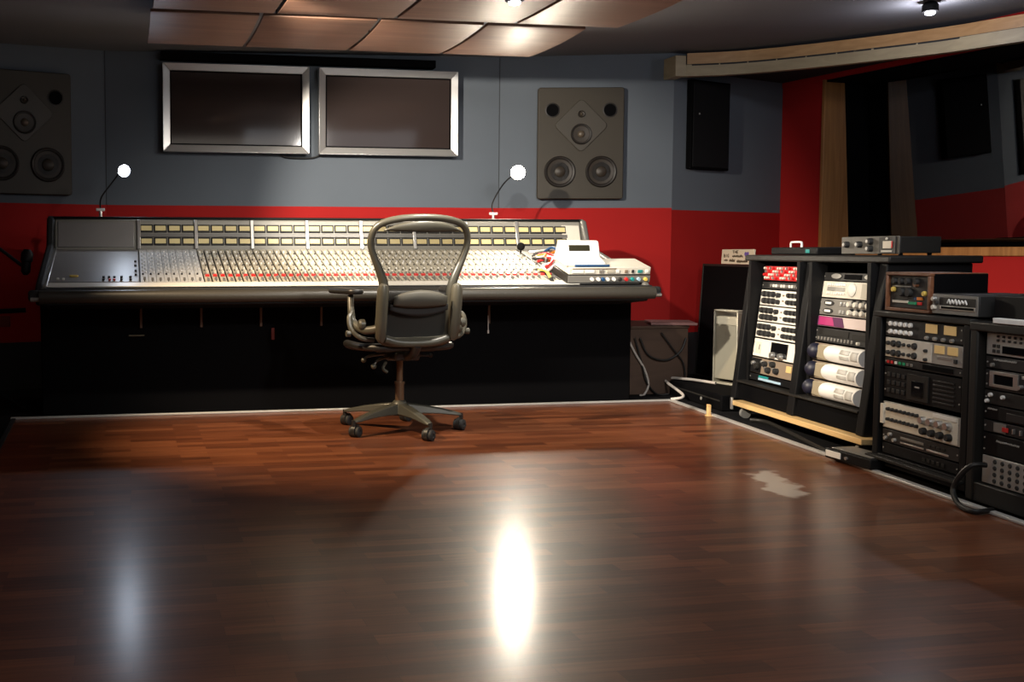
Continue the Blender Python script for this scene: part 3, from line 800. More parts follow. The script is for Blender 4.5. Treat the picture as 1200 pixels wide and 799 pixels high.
for k, (cn, mt_, pts) in enumerate(cable_defs):
    path = []
    for q, (x, s) in enumerate(pts):
        end = q in (0, len(pts) - 1)
        if s < .31: x = 2.548 - .004 * k
        path.append(on_surf(x + (.02 * math.sin(k) if s > .31 else 0), s, .012 if end else .034 + .030 * ((k * 37 % 5) / 4)))
    t = thing('patch_cable', cn + ' patch cable in the tangle on the console right of the channels', 'cable', path[0], group='patch cables on the console')
    o0 = Vector(path[0]); P = [Vector(p) - o0 for p in path]
    m = MB(); m.tube(bez(P, 8), .009, 8); m.build('cord', M[mt_], t, smooth=True)
    for e, d in ((P[0], P[0] - P[1]), (P[-1], P[-1] - P[-2])):
        m = MB(); m.cyl(e, d, .012, .035, 10); m.build('plug', M['silver'] if k % 2 else M['rubber'], t, smooth=True)
pz = thing('folded_paper', 'crumpled white paper sheet at the front of the cable tangle', 'paper', on_surf(2.64, .37, .006), SROT)
rows = []
for i in range(7):
    rows.append([((k / 6 - .5) * .12 + .004 * math.sin(i * 2), (i / 6 - .5) * .15, .012 * math.sin(k * 1.3 + i) * math.sin(i * .9) + .016) for k in range(7)])
m = MB(); m.grid(rows); m.build('sheet', M['white'], pz, solid=.001, smooth=True)

# ------------------------------------------------------------------ office chair
ch = thing('office_chair', 'graphite mesh-back swivel chair with armrests facing the console', 'office chair', (1.414, 5.493, 0), (0, 0, math.radians(6)))
m = MB(); m.lathe((0, 0, .085), (0, 0, 1), [(.052, 0), (.058, .02), (.048, .055), (.032, .075), (.028, .078)], 20); m.build('base_hub', M['chair_base'], ch, smooth=True)
for k in range(5):
    a = math.radians(-10.7 + 72 * k); d = Vector((math.cos(a), math.sin(a), 0)); n = Vector((-d.y, d.x, 0))
    m = MB(); b0 = len(m.v)
    for (r_, hw, zt, zb) in ((.03, .036, .148, .090), (.12, .033, .136, .092), (.22, .029, .118, .088), (.30, .024, .098, .078), (.335, .017, .088, .074)):
        c_ = d * r_
        m.v += [tuple(c_ + n * hw + Vector((0, 0, zb))), tuple(c_ - n * hw + Vector((0, 0, zb))), tuple(c_ - n * hw * .72 + Vector((0, 0, zt))), tuple(c_ + n * hw * .72 + Vector((0, 0, zt)))]
    for i in range(4):
        for q in range(4):
            q2 = (q + 1) % 4
            m.face((b0 + i * 4 + q, b0 + i * 4 + q2, b0 + i * 4 + 4 + q2, b0 + i * 4 + 4 + q))
    m.face((b0 + 3, b0 + 2, b0 + 1, b0)); m.face((b0 + 16, b0 + 17, b0 + 18, b0 + 19))
    m.build('leg', M['chair_base'], ch, bevel=.006)
    sw = a + (.9, -.6, 1.4, .3, 2.1)[k]; sd = Vector((math.cos(sw), math.sin(sw), 0)); sn = Vector((-sd.y, sd.x, 0))
    p = d * .335
    cs = MB(); cs.cyl(tuple(p + Vector((0, 0, .058))), (0, 0, 1), .011, .03, 10)
    o_ = p - sd * .018
    cs.lathe(tuple(o_ + Vector((0, 0, .033)) - sn * .010), tuple(sn), [(.034, 0), (.034, .020)], 18)
    cso = cs.build('caster', M['chair_dark'], ch, smooth=True)
    for sg in (-1, 1):
        w_ = MB(); w_.lathe(tuple(o_ + Vector((0, 0, .0285)) + sn * (sg * .011)), tuple(sn * sg), [(.0285, 0), (.0285, .014), (.023, .018), (.010, .018), (.008, .014)], 20)
        w_.build('caster_wheel', M['rubber'], cso, smooth=True)
m = MB(); m.cyl((0, 0, .155), (0, 0, 1), .024, .10, 16); m.lathe((0, 0, .25), (0, 0, 1), [(.028, 0), (.028, .012), (.017, .014), (.017, .15)], 16); m.build('gas_column', M['bronze'], ch, smooth=True)
m = MB(); m.prism([(-.12, .385), (-.13, .43), (.10, .445), (.12, .40), (.02, .375)], 'x', -.07, .07); m.build('tilt_mechanism', M['chair_dark'], ch, bevel=.012)
m = MB(); m.tube(bez([(-.07, -.03, .40), (-.14, -.05, .385), (-.165, -.06, .36)], 5), .007, 8); m.tube(bez([(-.07, .03, .41), (-.17, .02, .40), (-.20, .0, .385)], 5), .007, 8)
m.ball((-.168, -.062, .355), .015, 10); m.ball((-.203, -.002, .383), .014, 10); m.tube(bez([(-.10, -.06, .375), (-.125, -.09, .345), (-.105, -.10, .325)], 5), .008, 8)
m.build('adjustment_lever', M['chair'], ch, smooth=True)
m = MB(); m.tube([(.06, .02, .40), (.18, .02, .395)], .006, 8); m.ball((.185, .02, .395), .012, 10); m.build('adjustment_lever', M['chair_dark'], ch, smooth=True)
# seat
so = [(x, y + .03) for x, y in rrect(.50, .46, .13, 7)]
m = MB(); m.tube([(x, y, .462 - .035 * max(0, (y - .12) / .14) ** 2) for x, y in so], .019, 10, closed=True); m.build('seat_frame', M['chair_dark'], ch, smooth=True)
rows = []
for i in range(11):
    s = -1 + 2 * i / 10; y = .03 + s * .22
    hw = .235 * (1 - .18 * abs(s) ** 4)
    rows.append([(hw * (-1 + 2 * k / 10), y, .468 - .02 * (1 - (-1 + 2 * k / 10) ** 2) - .035 * max(0, (y - .12) / .14) ** 2) for k in range(11)])
m = MB(); m.grid(rows); m.build('seat', M['chair_mesh'], ch, smooth=True, solid=.004)
m = MB(); m.box(-.16, .16, -.11, .12, .43, .447); m.build('seat_pan', M['chair_dark'], ch, bevel=.006)
# backrest: outline as (half width, z)
def back_y(z, x=0): return -.235 - .115 * (z - .5) / .62 - .05 * (x / .27) ** 2 * -1
half = [(.0, .492), (.09, .492), (.150, .497), (.180, .515), (.190, .55), (.190, .62), (.184, .69), (.181, .75), (.192, .81), (.220, .88), (.246, .94), (.260, .99), (.258, 1.03), (.246, 1.063), (.222, 1.088), (.18, 1.105), (.12, 1.117), (.06, 1.122), (.0, 1.124)]
hp = bez([(x, 0, z) for x, z in half], 3)
out = [(p.x, p.z) for p in hp] + [(-p.x, p.z) for p in hp[-2:0:-1]]
rad = [(.0265 - .009 * min(1, max(0, (z - .74) / .2))) for x, z in out]
m = MB(); m.tube([(x, back_y(z, x), z) for x, z in out], rad, 10, closed=True); m.build('back_frame', M['chair'], ch, smooth=True)
def halfw(z):
    best = 0
    for i in range(len(hp) - 1):
        z0, z1 = sorted((hp[i].z, hp[i + 1].z))
        if z0 - 1e-9 <= z <= z1 + 1e-9:
            f = 0 if hp[i + 1].z == hp[i].z else (z - hp[i].z) / (hp[i + 1].z - hp[i].z)
            best = max(best, hp[i].x + (hp[i + 1].x - hp[i].x) * f)
    return best
rows = []
for i in range(21):
    z = .505 + (1.10 - .505) * i / 20; hw = max(.02, halfw(z) - .008)
    rows.append([(hw * (-1 + 2 * k / 12), back_y(z, hw * (-1 + 2 * k / 12)) + .012 * (1 - (-1 + 2 * k / 12) ** 2) + .004, z) for k in range(13)])
m = MB(); m.grid(rows); m.build('backrest', M['chair_mesh'], ch, smooth=True)
# inner top band
rows = []
for i in range(5):
    f = i / 4; r_ = []
    for k in range(17):
        u_ = -1 + 2 * k / 16
        zt = 1.105 - .030 * u_ ** 2 - .02 * u_ ** 4; zb = 1.052 + .008 * u_ ** 2
        z = zb + (zt - zb) * f; x = u_ * .205
        r_.append((x, back_y(z, x) - .012 - .006 * math.sin(PI * f), z))
    rows.append(r_)
m = MB(); m.grid(rows); m.build('top_band', M['chair'], ch, smooth=True, solid=.008)
# thick lower side stays
for sg in (-1, 1):
    m = MB(); m.tube([(sg * .192, back_y(.505) - .012, .502), (sg * .197, back_y(.52) - .014, .52), (sg * .200, back_y(.60) - .016, .60), (sg * .201, back_y(.70) - .014, .70), (sg * .200, back_y(.765) - .010, .762), (sg * .199, back_y(.79) - .008, .785), (sg * .198, back_y(.8) - .006, .793)], [.016, .027, .030, .030, .029, .022, .010], 12)
    m.build('back_stay', M['chair'], ch, smooth=True)
m = MB(); m.tube(bez([(-.17, back_y(.5) - .012, .512), (-.08, back_y(.49) - .02, .49), (.08, back_y(.49) - .02, .49), (.17, back_y(.5) - .012, .512)], 6), .021, 10); m.build('lower_crossbar', M['chair'], ch, smooth=True)
m = MB(); m.tube(bez([(0, -.11, .41), (0, -.20, .43), (0, -.25, .48)], 6), .026, 10); m.build('back_support', M['chair_dark'], ch, smooth=True)
# lumbar pad
rows = []
for i in range(7):
    f = i / 6; r_ = []
    for k in range(15):
        u_ = -1 + 2 * k / 14
        zt = .757 - .030 * u_ ** 2; zb = .672 + .012 * u_ ** 2
        z = zb + (zt - zb) * f; x = u_ * .142
        r_.append((x, back_y(z) - .022 - .020 * (1 - u_ ** 4) * math.sin(PI * f) ** .6, z))
    rows.append(r_)
m = MB(); m.grid(rows); m.build('lumbar_pad', M['pad'], ch, smooth=True, solid=.012)
rows = []
for i in range(5):
    f = i / 4; r_ = []
    for k in range(13):
        u_ = -1 + 2 * k / 12
        zt = .676 + .012 * u_ ** 2; zb = .628 + .030 * u_ ** 2
        z = zb + (zt - zb) * f; x = u_ * .155
        r_.append((x, back_y(z) - .014, z))
    rows.append(r_)
m = MB(); m.grid(rows); m.build('lumbar_holder', M['rubber'], ch, smooth=True, solid=.006)
# armrests
for sg in (-1, 1):
    ar = MB()
    ar.tube(bez([(sg * .205, back_y(.56) + .0, .565), (sg * .262, -.18, .555), (sg * .292, -.10, .59), (sg * .296, -.07, .66), (sg * .288, -.04, .725)], 6), [.022] * 6 + [.020] * 6 + [.018] * 6 + [.017] * 7, 10)
    ar.tube(bez([(sg * .20, -.16, .50), (sg * .275, -.16, .515), (sg * .315, -.13, .56), (sg * .318, -.11, .615), (sg * .296, -.085, .64)], 6), .0125, 8)
    ar.lathe((sg * .262, -.185, .585), (sg, 0, 0), [(.026, 0), (.026, .022), (.018, .030)], 14)
    aro = ar.build('armrest', M['chair'], ch, smooth=True)
    tw = sg * .22
    pd = MB(); pp = rrect(.092, .27, .042, 6)
    pd.prism(pp, 'z', -.012, .018); pd.build('arm_pad', M['chair_dark'], aro, bevel=.012, seg=3, loc=(sg * .295, .02, .745), rot=(0, 0, -tw))
    kb = MB(); kb.cyl((sg * .318, -.13, .535), (sg, 0, 0), .016, .022, 10); kb.build('arm_knob', M['chair'], aro, smooth=True)

# ------------------------------------------------------------------ equipment racks on the right
def RP(s, dl, z=0.0): v = P0 + RU * s + RN * dl; return (v.x, v.y, z)
LEAN = .12; LA = -math.atan(LEAN)
ROT = (0, 0, RTH); ROTL = (LA, 0, RTH)
def rack_unit(name, label, s, z, w, h, face, dl, lean=False, depth=.30, cat='rack unit', group='units mounted in the racks', gap=.002):
    base = RP(s, dl + (LEAN * z if lean else 0), z)
    t = thing(name, label, cat, base, ROTL if lean else ROT, group)
    m = MB(); m.box(0, w, 0, .008, gap, h - gap); m.build('faceplate', M[face], t, bevel=.0015)
    m = MB(); m.box(.018, w - .018, .008, depth, gap + .001, h - gap - .001); m.build('chassis', M['black2'], t)
    for x in (.009, w - .009):
        for zz in ((.25 * h, .75 * h) if h > .06 else (.5 * h,)):
            k = MB(); k.cyl((x, 0, zz), (0, -1, 0), .0035, .002, 8); k.build('screw', M['silver_dull'], t)
    return t

# ---- leaning two-bay cabinet on a plank dolly
R1D = .12
def side(f):  # y of leaning front at height z
    return f * LEAN
cab = thing('leaning_rack_cabinet', 'wide black leaning two-bay rack cabinet standing on the pine dolly', 'rack cabinet', RP(0, R1D), ROT)
ZB1, ZT1 = .10, .90
def lean_box(m, x0, x1, z0, z1, d0, d1):
    m.hexa([(x0, z0 * LEAN + d0, z0), (x1, z0 * LEAN + d0, z0), (x1, d1, z0), (x0, d1, z0), (x0, z1 * LEAN + d0, z1), (x1, z1 * LEAN + d0, z1), (x1, d1, z1), (x0, d1, z1)])
for x0, x1 in ((.565, .620), (1.212, 1.278), (1.855, 1.915)):
    m = MB(); lean_box(m, x0, x1, ZB1, ZT1, 0, .52); m.build('side_panel' if x0 != 1.212 else 'divider', M['black2'], cab, bevel=.006)
m = MB(); lean_box(m, .535, 1.945, ZT1, ZT1 + .035, -.015, .55); m.build('top_board', M['charcoal'], cab, bevel=.008)
m = MB(); lean_box(m, .62, 1.855, ZB1, .205, .02, .52); m.build('kick_panel', M['black'], cab, bevel=.004)
m = MB(); lean_box(m, .62, 1.855, .200, .212, -.006, .10); m.build('lower_ledge', M['charcoal'], cab, bevel=.003)
m = MB(); m.box(.62, 1.855, .50, .515, ZB1, ZT1); m.build('back_panel', M['black'], cab)
for x in (.630, 1.172, 1.294, 1.812):
    m = MB(); lean_box(m, x, x + .028, .212, ZT1, .055, .075); m.build('rack_rail', M['black2'], cab)
dol = thing('plank_dolly', 'pine plank dolly with casters under the leaning rack cabinet', 'dolly', RP(0, R1D), ROT)
m = MB(); m.box(.66, 1.96, -.02, .52, .070, .0975); m.build('plank', M['plank'], dol, bevel=.003)
m = MB(); m.box(.655, .675, -.03, -.018, .045, .115); m.build('end_bracket', M['silver'], dol, bevel=.003)
for x in (.72, 1.88):
    for y in (.04, .50):
        m = MB(); m.box(x - .022, x + .022, y - .022, y + .022, .058, .070); m.lathe((x - .012, y - .01, .0305), (1, 0, 0), [(.0295, 0), (.0295, .024)], 18)
        m.build('caster', M['silver_dull'], dol, smooth=True)

UD = R1D + .045
G1 = 'units in the left bay of the leaning rack'; G2 = 'units in the right bay of the leaning rack'
LS, LW = .676, .488
def zl(z): return z
# red module frame
u = rack_unit('module_rack', 'red module rack full of small pale knobs, top of the left bay', LS, .787, LW, .090, 'black2', UD, True, group=G1)
for k in range(10):
    x = .020 + k * .0450
    m = MB(); m.box(x, x + .042, -.006, 0, .006, .084)
    mo = m.build('module', M['unit_red'], u, bevel=.0015)
    for q, zz in enumerate((.018, .036, .054, .072)):
        dx = .013 if (q + k) % 2 else .029
        add_knob(mo, x + dx, -.006, zz, .0078, .014, ('ivory', 'ivory', 'silver', 'red')[(q * 3 + k) % 4])
# thin button unit
u = rack_unit('button_unit', 'thin dark unit with a row of white buttons under the red modules', LS, .743, LW, .042, 'unit_dark', UD, True, group=G1)
for k in range(12):
    plate(u, 'button', .10 + k * .029, .118 + k * .029, .012, .028, 'white_panel' if k % 3 else 'unit_grey', 0, .006)
# three identical white channel units
for n_, zz in enumerate((.650, .558, .466)):
    lab = ('topmost of the three white units with black knobs in the left bay', 'middle of the three white units with black knobs in the left bay', 'lowest of the three white units with black knobs, above the white display unit')[n_]
    u = rack_unit('white_preamp', lab, LS, zz, LW, .090, 'white_panel', UD, True, group='white knob units in the leaning rack')
    for row, z_ in enumerate((.064, .026)):
        for k in range(3): add_knob(u, .055 + k * .048 + row * .010, 0, z_, .0165, .022, 'rubber')
        add_knob(u, .215, 0, z_ - .002, .013, .020, 'rubber')
        for k in range(4): add_knob(u, .325 + k * .040, 0, z_, .0135, .018, 'rubber')
    plate(u, 'switch_panel', .175, .198, .045, .075, 'unit_grey', 0, .003)
    for k in range(2): plate(u, 'switch', .255, .268, .028 + k * .03, .036 + k * .03, 'unit_brown', 0, .006)
# display unit
u = rack_unit('display_unit', 'white unit with a big black display and two pale knobs in the left bay', LS, .358, LW, .104, 'white_panel', UD, True, group=G1)
plate(u, 'display', .205, .385, .012, .094, 'black_gloss', 0, .004)
for x in (.245, .335): add_knob(u, x, -.004, .022, .018, .020, 'silver')
plate(u, 'grey_block', .03, .09, .02, .085, 'ivory', 0, .003)
plate(u, 'dark_slot', .07, .076, .04, .07, 'unit_dark', 0, .0045)
# brown unit
u = rack_unit('brown_compressor', 'grey brown unit with dark pointer knobs and a yellow meter, below the white display', LS, .264, LW, .090, 'unit_brown', UD, True, group=G1)
for (x, z_) in ((.17, .060), (.26, .066), (.215, .030), (.305, .034)):
    add_knob(u, x, 0, z_, .017, .022, 'rubber'); add_knob(u, x - .016, -.0, z_ + .010, .007, .026, 'silver')
plate(u, 'meter', .40, .455, .040, .075, 'vu', 0, .005); plate(u, 'left_cover', .004, .12, .004, .086, 'black2', 0, .004)
add_knob(u, .045, -.004, .055, .012, .018, 'silver'); add_knob(u, .09, -.004, .04, .02, .02, 'charcoal')
# teal strip unit
u = rack_unit('teal_label_unit', 'narrow dark unit with a teal and pale blue strip, lowest in the left bay', LS, .222, LW, .040, 'black2', UD, True, group=G1)
plate(u, 'teal_strip', .11, .22, .022, .034, 'teal', 0, .004); plate(u, 'blue_strip', .11, .36, .008, .021, 'lightblue', 0, .004)

RS, RW = 1.316, .486
u = rack_unit('oval_badge_unit', 'dark unit with two silver ovals, top of the right bay', RS, .806, RW, .044, 'unit_dark', UD, True, group=G2)
for x in (.12, .41):
    m = MB(); m.prism([(x + .045 * math.cos(a), .024 + .013 * math.sin(a)) for a in [2 * PI * k / 20 for k in range(20)]], 'y', -.005, 0); m.build('oval_badge', M['silver_dull'], u, bevel=.001)
plate(u, 'dark_window', .19, .34, .010, .034, 'black', 0, .003)
u = rack_unit('beige_dial_unit', 'beige unit with a large round dial and small buttons, second in the right bay', RS, .720, RW, .086, 'ivory', UD, True, group=G2)
for row in range(2):
    for k in range(8): plate(u, 'button', .05 + k * .021, .064 + k * .021, .018 + row * .044, .030 + row * .044, 'white' if row else 'white_panel', 0, .006)
plate(u, 'panel_window', .05, .21, .036, .056, 'silver_dull', 0, .003)
m = MB(); m.lathe((.275, 0, .045), (0, -1, 0), [(.034, 0), (.034, .006), (.026, .012), (.010, .014)], 26); m.build('dial', M['white_panel'], u, smooth=True)
plate(u, 'side_panel', .355, .465, .008, .078, 'strip', 0, .004); plate(u, 'power_switch', .445, .460, .028, .050, 'unit_brown', 0, .010)
u = rack_unit('twin_knob_unit', 'grey unit with two ovals and cream knobs in zigzag rows, right bay', RS, .632, RW, .086, 'unit_grey', UD, True, group=G2)
for row, z_ in enumerate((.062, .022)):
    m = MB(); m.prism([(.085 + .045 * math.cos(a), z_ + .014 * math.sin(a)) for a in [2 * PI * k / 18 for k in range(18)]], 'y', -.004, 0); m.build('oval_window', M['rubber'], u)
    plate(u, 'label', .055, .11, z_ - .006, z_ + .006, 'white', -.004, .002)
    for k in range(2): plate(u, 'switch', .19 + k * .03, .205 + k * .03, z_ - .010, z_ + .008, 'silver', 0, .008)
    for k in range(4): add_knob(u, .285 + k * .053 + row * .012, 0, z_, .0145, .022, 'ivory'); 
    for k in range(4): add_knob(u, .312 + k * .053 - row * .012, 0, z_ + .012, .010, .014, 'rubber')
u = rack_unit('magenta_unit', 'white unit with a magenta left end, fourth in the right bay', RS, .574, RW, .056, 'pinkwhite', UD, True, group=G2)
m = MB(); m.prism([(.006, .004), (.250, .004), (.222, .052), (.006, .052)], 'y', -.004, 0); m.build('purple_panel', M['purple'], u, bevel=.001)
m = MB(); m.prism([(.020, .007), (.165, .007), (.140, .049), (.020, .049)], 'y', -.006, -.004); m.build('magenta_panel', M['magenta'], u, bevel=.001)
u = rack_unit('dark_keypad_unit', 'dark grey unit with a row of small keys above the white tubes', RS, .496, RW, .074, 'unit_dark', UD, True, group=G2)
plate(u, 'panel', .03, .30, .034, .066, 'charcoal', 0, .004); plate(u, 'panel', .33, .45, .030, .060, 'charcoal', 0, .004)
for k in range(11): plate(u, 'key', .03 + k * .030, .044 + k * .030, .010, .026, 'unit_grey', 0, .006)
add_knob(u, .395, 0, .016, .008, .014, 'ivory')
for n_, zz in enumerate((.402, .309, .216)):
    lab = ('topmost of the three white barrel fronted units with navy domes', 'middle of the three white barrel fronted units with navy domes', 'lowest of the three white barrel fronted units with navy domes')[n_]
    u = rack_unit('barrel_unit', lab, RS, zz, RW, .090, 'unit_brown', UD, True, group='white barrel fronted units in the leaning rack')
    m = MB(); b0 = len(m.v); N_ = 10; xs_ = [(.150, .55), (.156, .80), (.170, .95), (.190, 1.0), (.478, 1.0)]
    for (x, sc) in xs_:
        for k in range(N_ + 1):
            a = PI * k / N_
            m.v.append((x, -.044 * sc * math.sin(a), .045 - .042 * sc * math.cos(a)))
    for i in range(len(xs_) - 1):
        for k in range(N_): m.face((b0 + i * (N_ + 1) + k, b0 + (i + 1) * (N_ + 1) + k, b0 + (i + 1) * (N_ + 1) + k + 1, b0 + i * (N_ + 1) + k + 1))
    m.face([b0 + k for k in range(N_ + 1)]); m.face([b0 + 4 * (N_ + 1) + k for k in range(N_, -1, -1)])
    m.build('barrel_cover', M['white'], u, smooth=True)
    for (x0, x1, a0, a1) in ((.315, .395, 95, 125), (.315, .395, 60, 84), (.41, .465, 62, 122)):
        m = MB(); rows = []
        for x in (x0, x1): rows.append([(x, -.0455 * math.sin(math.radians(a)), .045 - .0435 * math.cos(math.radians(a))) for a in [a0 + (a1 - a0) * k / 6 for k in range(7)]])
        m.grid(rows); m.build('grey_label', M['pale_label'], u, smooth=True, solid=.001)
    m = MB(); m.hexa([(.07, 0, .006), (.165, 0, .006), (.165, .004, .006), (.07, .004, .006), (.07, 0, .084), (.165, 0, .084), (.165, .004, .084), (.07, .004, .084)])
    m2 = MB(); m2.prism([(.06, .010), (.158, .004), (.158, .086), (.06, .080)], 'y', -.016, 0); m2.build('bevelled_plate', M['beige_plate'], u, bevel=.006)
    m = MB(); m.lathe((.028, .0, .045), (0, -1, 0), [(.041, 0), (.040, .014), (.034, .028), (.020, .040), (.002, .044)], 20); m.build('navy_dome', M['navy'], u, smooth=True)

# ---- second rack
R2D = .05
cab = thing('centre_rack_cabinet', 'black single-bay rack between the leaning rack and the grey-framed rack', 'rack cabinet', RP(0, R2D), ROT)
def cab_box(m, x0, x1, y0, y1, z0, z1): m.box(x0, x1, y0, y1, z0, z1)
for x0, x1 in ((2.125, 2.165), (2.700, 2.740)):
    m = MB(); m.box(x0, x1, 0, .52, .03, .672); m.build('side_panel', M['black2'], cab, bevel=.005)
m = MB(); m.box(2.120, 2.745, -.005, .53, .672, .697); m.build('top_board', M['charcoal'], cab, bevel=.005)
m = MB(); m.box(2.165, 2.700, .0, .52, .03, .078); m.build('plinth', M['black2'], cab, bevel=.003)
m = MB(); m.box(2.165, 2.700, .50, .52, .078, .672); m.build('back_panel', M['black'], cab)
m = MB(); m.box(2.13, 2.74, -.035, -.003, .058, .072); m.build('front_lip', M['charcoal'], cab, bevel=.003)
for x in (2.16, 2.70):
    for y in (.05, .46):
        m = MB(); m.lathe((x - .012, y, .0175), (1, 0, 0), [(.0145, 0), (.0145, .024)], 14); m.build('caster', M['rubber'], cab, smooth=True)
S2, W2, D2 = 2.184, .500, R2D + .012
G3 = 'units in the centre rack'
u = rack_unit('vu_preamp', 'black unit with ten white knobs and large amber meters, top of the centre rack', S2, .590, W2, .078, 'unit_dark', D2, group=G3)
for row in range(2):
    for k in range(5): add_knob(u, .018 + .022 + k * .034, 0, .056 - row * .034, .0105, .011, 'white')
for x in (.275, .390): 
    plate(u, 'meter', x, x + .070, .034, .070, 'vu', 0, .005)
for k in range(4): add_knob(u, .285 + k * .052, 0, .013, .008, .012, 'silver')
u = rack_unit('twin_channel_unit', 'beige and grey two row unit with black knobs and small amber meters, centre rack', S2, .500, W2, .088, 'silver_dull', D2, group=G3)
plate(u, 'beige_panel', .008, .315, .004, .084, 'ivory', 0, .003)
for row in range(2):
    for k, r_ in enumerate((.009, .014, .014, .007, .007, .014)): add_knob(u, .030 + k * .036, -.003, .062 - row * .040, r_, .011, 'rubber')
    add_knob(u, .285, -.003, .050 - row * .036, .007, .012, 'rubber')
for x in (.335, .415): plate(u, 'meter', x, x + .058, .046, .078, 'vu', 0, .005)
plate(u, 'name_strip', .35, .44, .024, .036, 'silver', 0, .002); plate(u, 'power_switch', .455, .473, .016, .032, 'rubber', 0, .006)
u = rack_unit('led_button_unit', 'slim dark unit with red, white and green buttons under the amber meters', S2, .466, W2, .034, 'unit_dark', D2, group=G3)
for k, mt_ in enumerate(('red', 'red', 'white', 'green', 'green', 'unit_grey', 'unit_grey')): plate(u, 'button', .02 + k * .027, .034 + k * .027, .009, .021, mt_, 0, .005)
plate(u, 'dark_window', .26, .45, .008, .026, 'black', 0, .003)
u = rack_unit('square_screen_unit', 'tall dark unit with a grey framed square screen in the centre rack', S2, .326, W2, .136, 'black2', D2, group=G3)
plate(u, 'screen_frame', .165, .305, .012, .118, 'charcoal', 0, .006); plate(u, 'screen', .200, .275, .028, .092, 'black_gloss', -.006, .003)
plate(u, 'reading', .225, .255, .066, .072, 'silver_dull', -.009, .001)
for r_ in range(3):
    for k in range(4): plate(u, 'key', .025 + k * .034, .045 + k * .034, .025 + r_ * .034, .042 + r_ * .034, 'unit_dark', 0, .005)
for k in range(6): plate(u, 'vent_slot', .33, .46, .020 + k * .017, .027 + k * .017, 'unit_dark', 0, .003)
u = rack_unit('equaliser_unit', 'wide silver unit with two rows of small and four big knobs in the centre rack', S2, .192, W2, .118, 'silver_dull', D2, group=G3)
plate(u, 'pale_panel', .01, .49, .006, .112, 'ivory', 0, .002)
for row in range(2):
    for k in range(8): add_knob(u, .045 + k * .028, -.002, .086 - row * .044, .0075, .014, 'rubber')
for k in range(4):
    add_knob(u, .285 + k * .052, -.002, .074, .017, .022, 'silver'); add_knob(u, .290 + k * .052, -.002, .030, .015, .020, 'rubber')
plate(u, 'button_strip', .34, .485, .096, .112, 'white_panel', -.002, .004)
plate(u, 'left_handle', -.004, .018, .020, .105, 'ivory', 0, .012)
u = rack_unit('tape_deck', 'dark unit with two bright slots below the silver equaliser in the centre rack', S2, .132, W2, .058, 'unit_dark', D2, group=G3)
plate(u, 'slot', .13, .285, .030, .040, 'unit_grey', 0, .004); plate(u, 'slot', .13, .285, .012, .018, 'silver', 0, .004); plate(u, 'slot', .305, .44, .012, .020, 'silver', 0, .004)
for k in range(3): add_knob(u, .03 + k * .03, 0, .018 + (k % 2) * .02, .009, .012, 'silver_dull')
for k in range(4): plate(u, 'key', .31 + k * .03, .33 + k * .03, .030, .040, 'charcoal', 0, .004)
u = rack_unit('patch_unit', 'black blank unit with faint keys, lowest in the centre rack', S2, .082, W2, .048, 'black2', D2, group=G3)
for k in range(5): plate(u, 'key', .28 + k * .03, .298 + k * .03, .016, .030, 'charcoal', 0, .004)

# ---- third rack, cut by the frame
cab = thing('grey_rack_cabinet', 'grey-framed rack nearest the camera, cut by the frame on the right', 'rack cabinet', RP(0, R2D), ROT)
for x0, x1 in ((2.757, 2.797), (3.325, 3.365)):
    m = MB(); m.box(x0, x1, -.012, .52, .012, .672); m.build('side_panel', M['charcoal'], cab, bevel=.006)
m = MB(); m.box(2.752, 3.37, -.014, .53, .655, .690); m.build('top_board', M['charcoal'], cab, bevel=.006)
m = MB(); m.box(2.797, 3.325, -.008, .52, .012, .085); m.build('plinth', M['charcoal'], cab, bevel=.004)
m = MB(); m.box(2.797, 3.325, .50, .52, .085, .655); m.build('back_panel', M['black'], cab)
S3, W3 = 2.816, .495
G4 = 'units in the grey-framed rack'
u = rack_unit('keypad_recorder', 'pale unit with small black keys and a long display, top of the grey-framed rack', S3, .570, W3, .084, 'silver_dull', D2, group=G4)
for r_ in range(2):
    for k in range(14): plate(u, 'key', .055 + k * .029, .067 + k * .029, .052 + r_ * .015, .061 + r_ * .015, 'unit_dark', 0, .004)
for r_ in range(2):
    for k in range(2): plate(u, 'key', .035 + k * .022, .049 + k * .022, .010 + r_ * .019, .022 + r_ * .019, 'unit_dark', 0, .004)
plate(u, 'display', .085, .46, .010, .038, 'black_gloss', 0, .003)
u = rack_unit('black_processor', 'black unit with faint lettering below the keypad unit', S3, .520, W3, .046, 'unit_dark', D2, group=G4)
scribble(u, 'lettering', .04, .16, .034, .008, 'silver_dull', -.001, 3); add_knob(u, .04, 0, .014, .008, .010, 'unit_grey')
u = rack_unit('cassette_unit', 'dark unit with a silver bordered window in the grey-framed rack', S3, .442, W3, .076, 'unit_dark', D2, group=G4)
m = MB()
for (a0, a1, b0, b1) in ((.028, .175, .058, .070), (.028, .175, .012, .022), (.028, .048, .022, .058), (.150, .175, .022, .058)): m.box(a0, a1, -.006, 0, b0, b1)
m.build('silver_border', M['silver'], u, bevel=.001)
plate(u, 'cassette_window', .048, .150, .022, .058, 'black_gloss', 0, .002)
plate(u, 'pale_bar', .19, .45, .056, .066, 'silver_dull', 0, .003); add_knob(u, .19, 0, .026, .009, .014, 'silver')
u = rack_unit('wired_unit', 'dark unit with hanging white plugs in the grey-framed rack', S3, .386, W3, .054, 'charcoal', D2, group=G4)
for x, z_ in ((.035, .036), (.018, .012), (.10, .034)): add_knob(u, x, 0, z_, .008, .010, 'white')
u = rack_unit('blank_unit', 'plain black unit with a small white legend in the grey-framed rack', S3, .330, W3, .054, 'black2', D2, group=G4)
scribble(u, 'lettering', .02, .07, .040, .007, 'silver_dull', -.001, 5); plate(u, 'dark_panel', .12, .38, .008, .036, 'unit_dark', 0, .003)
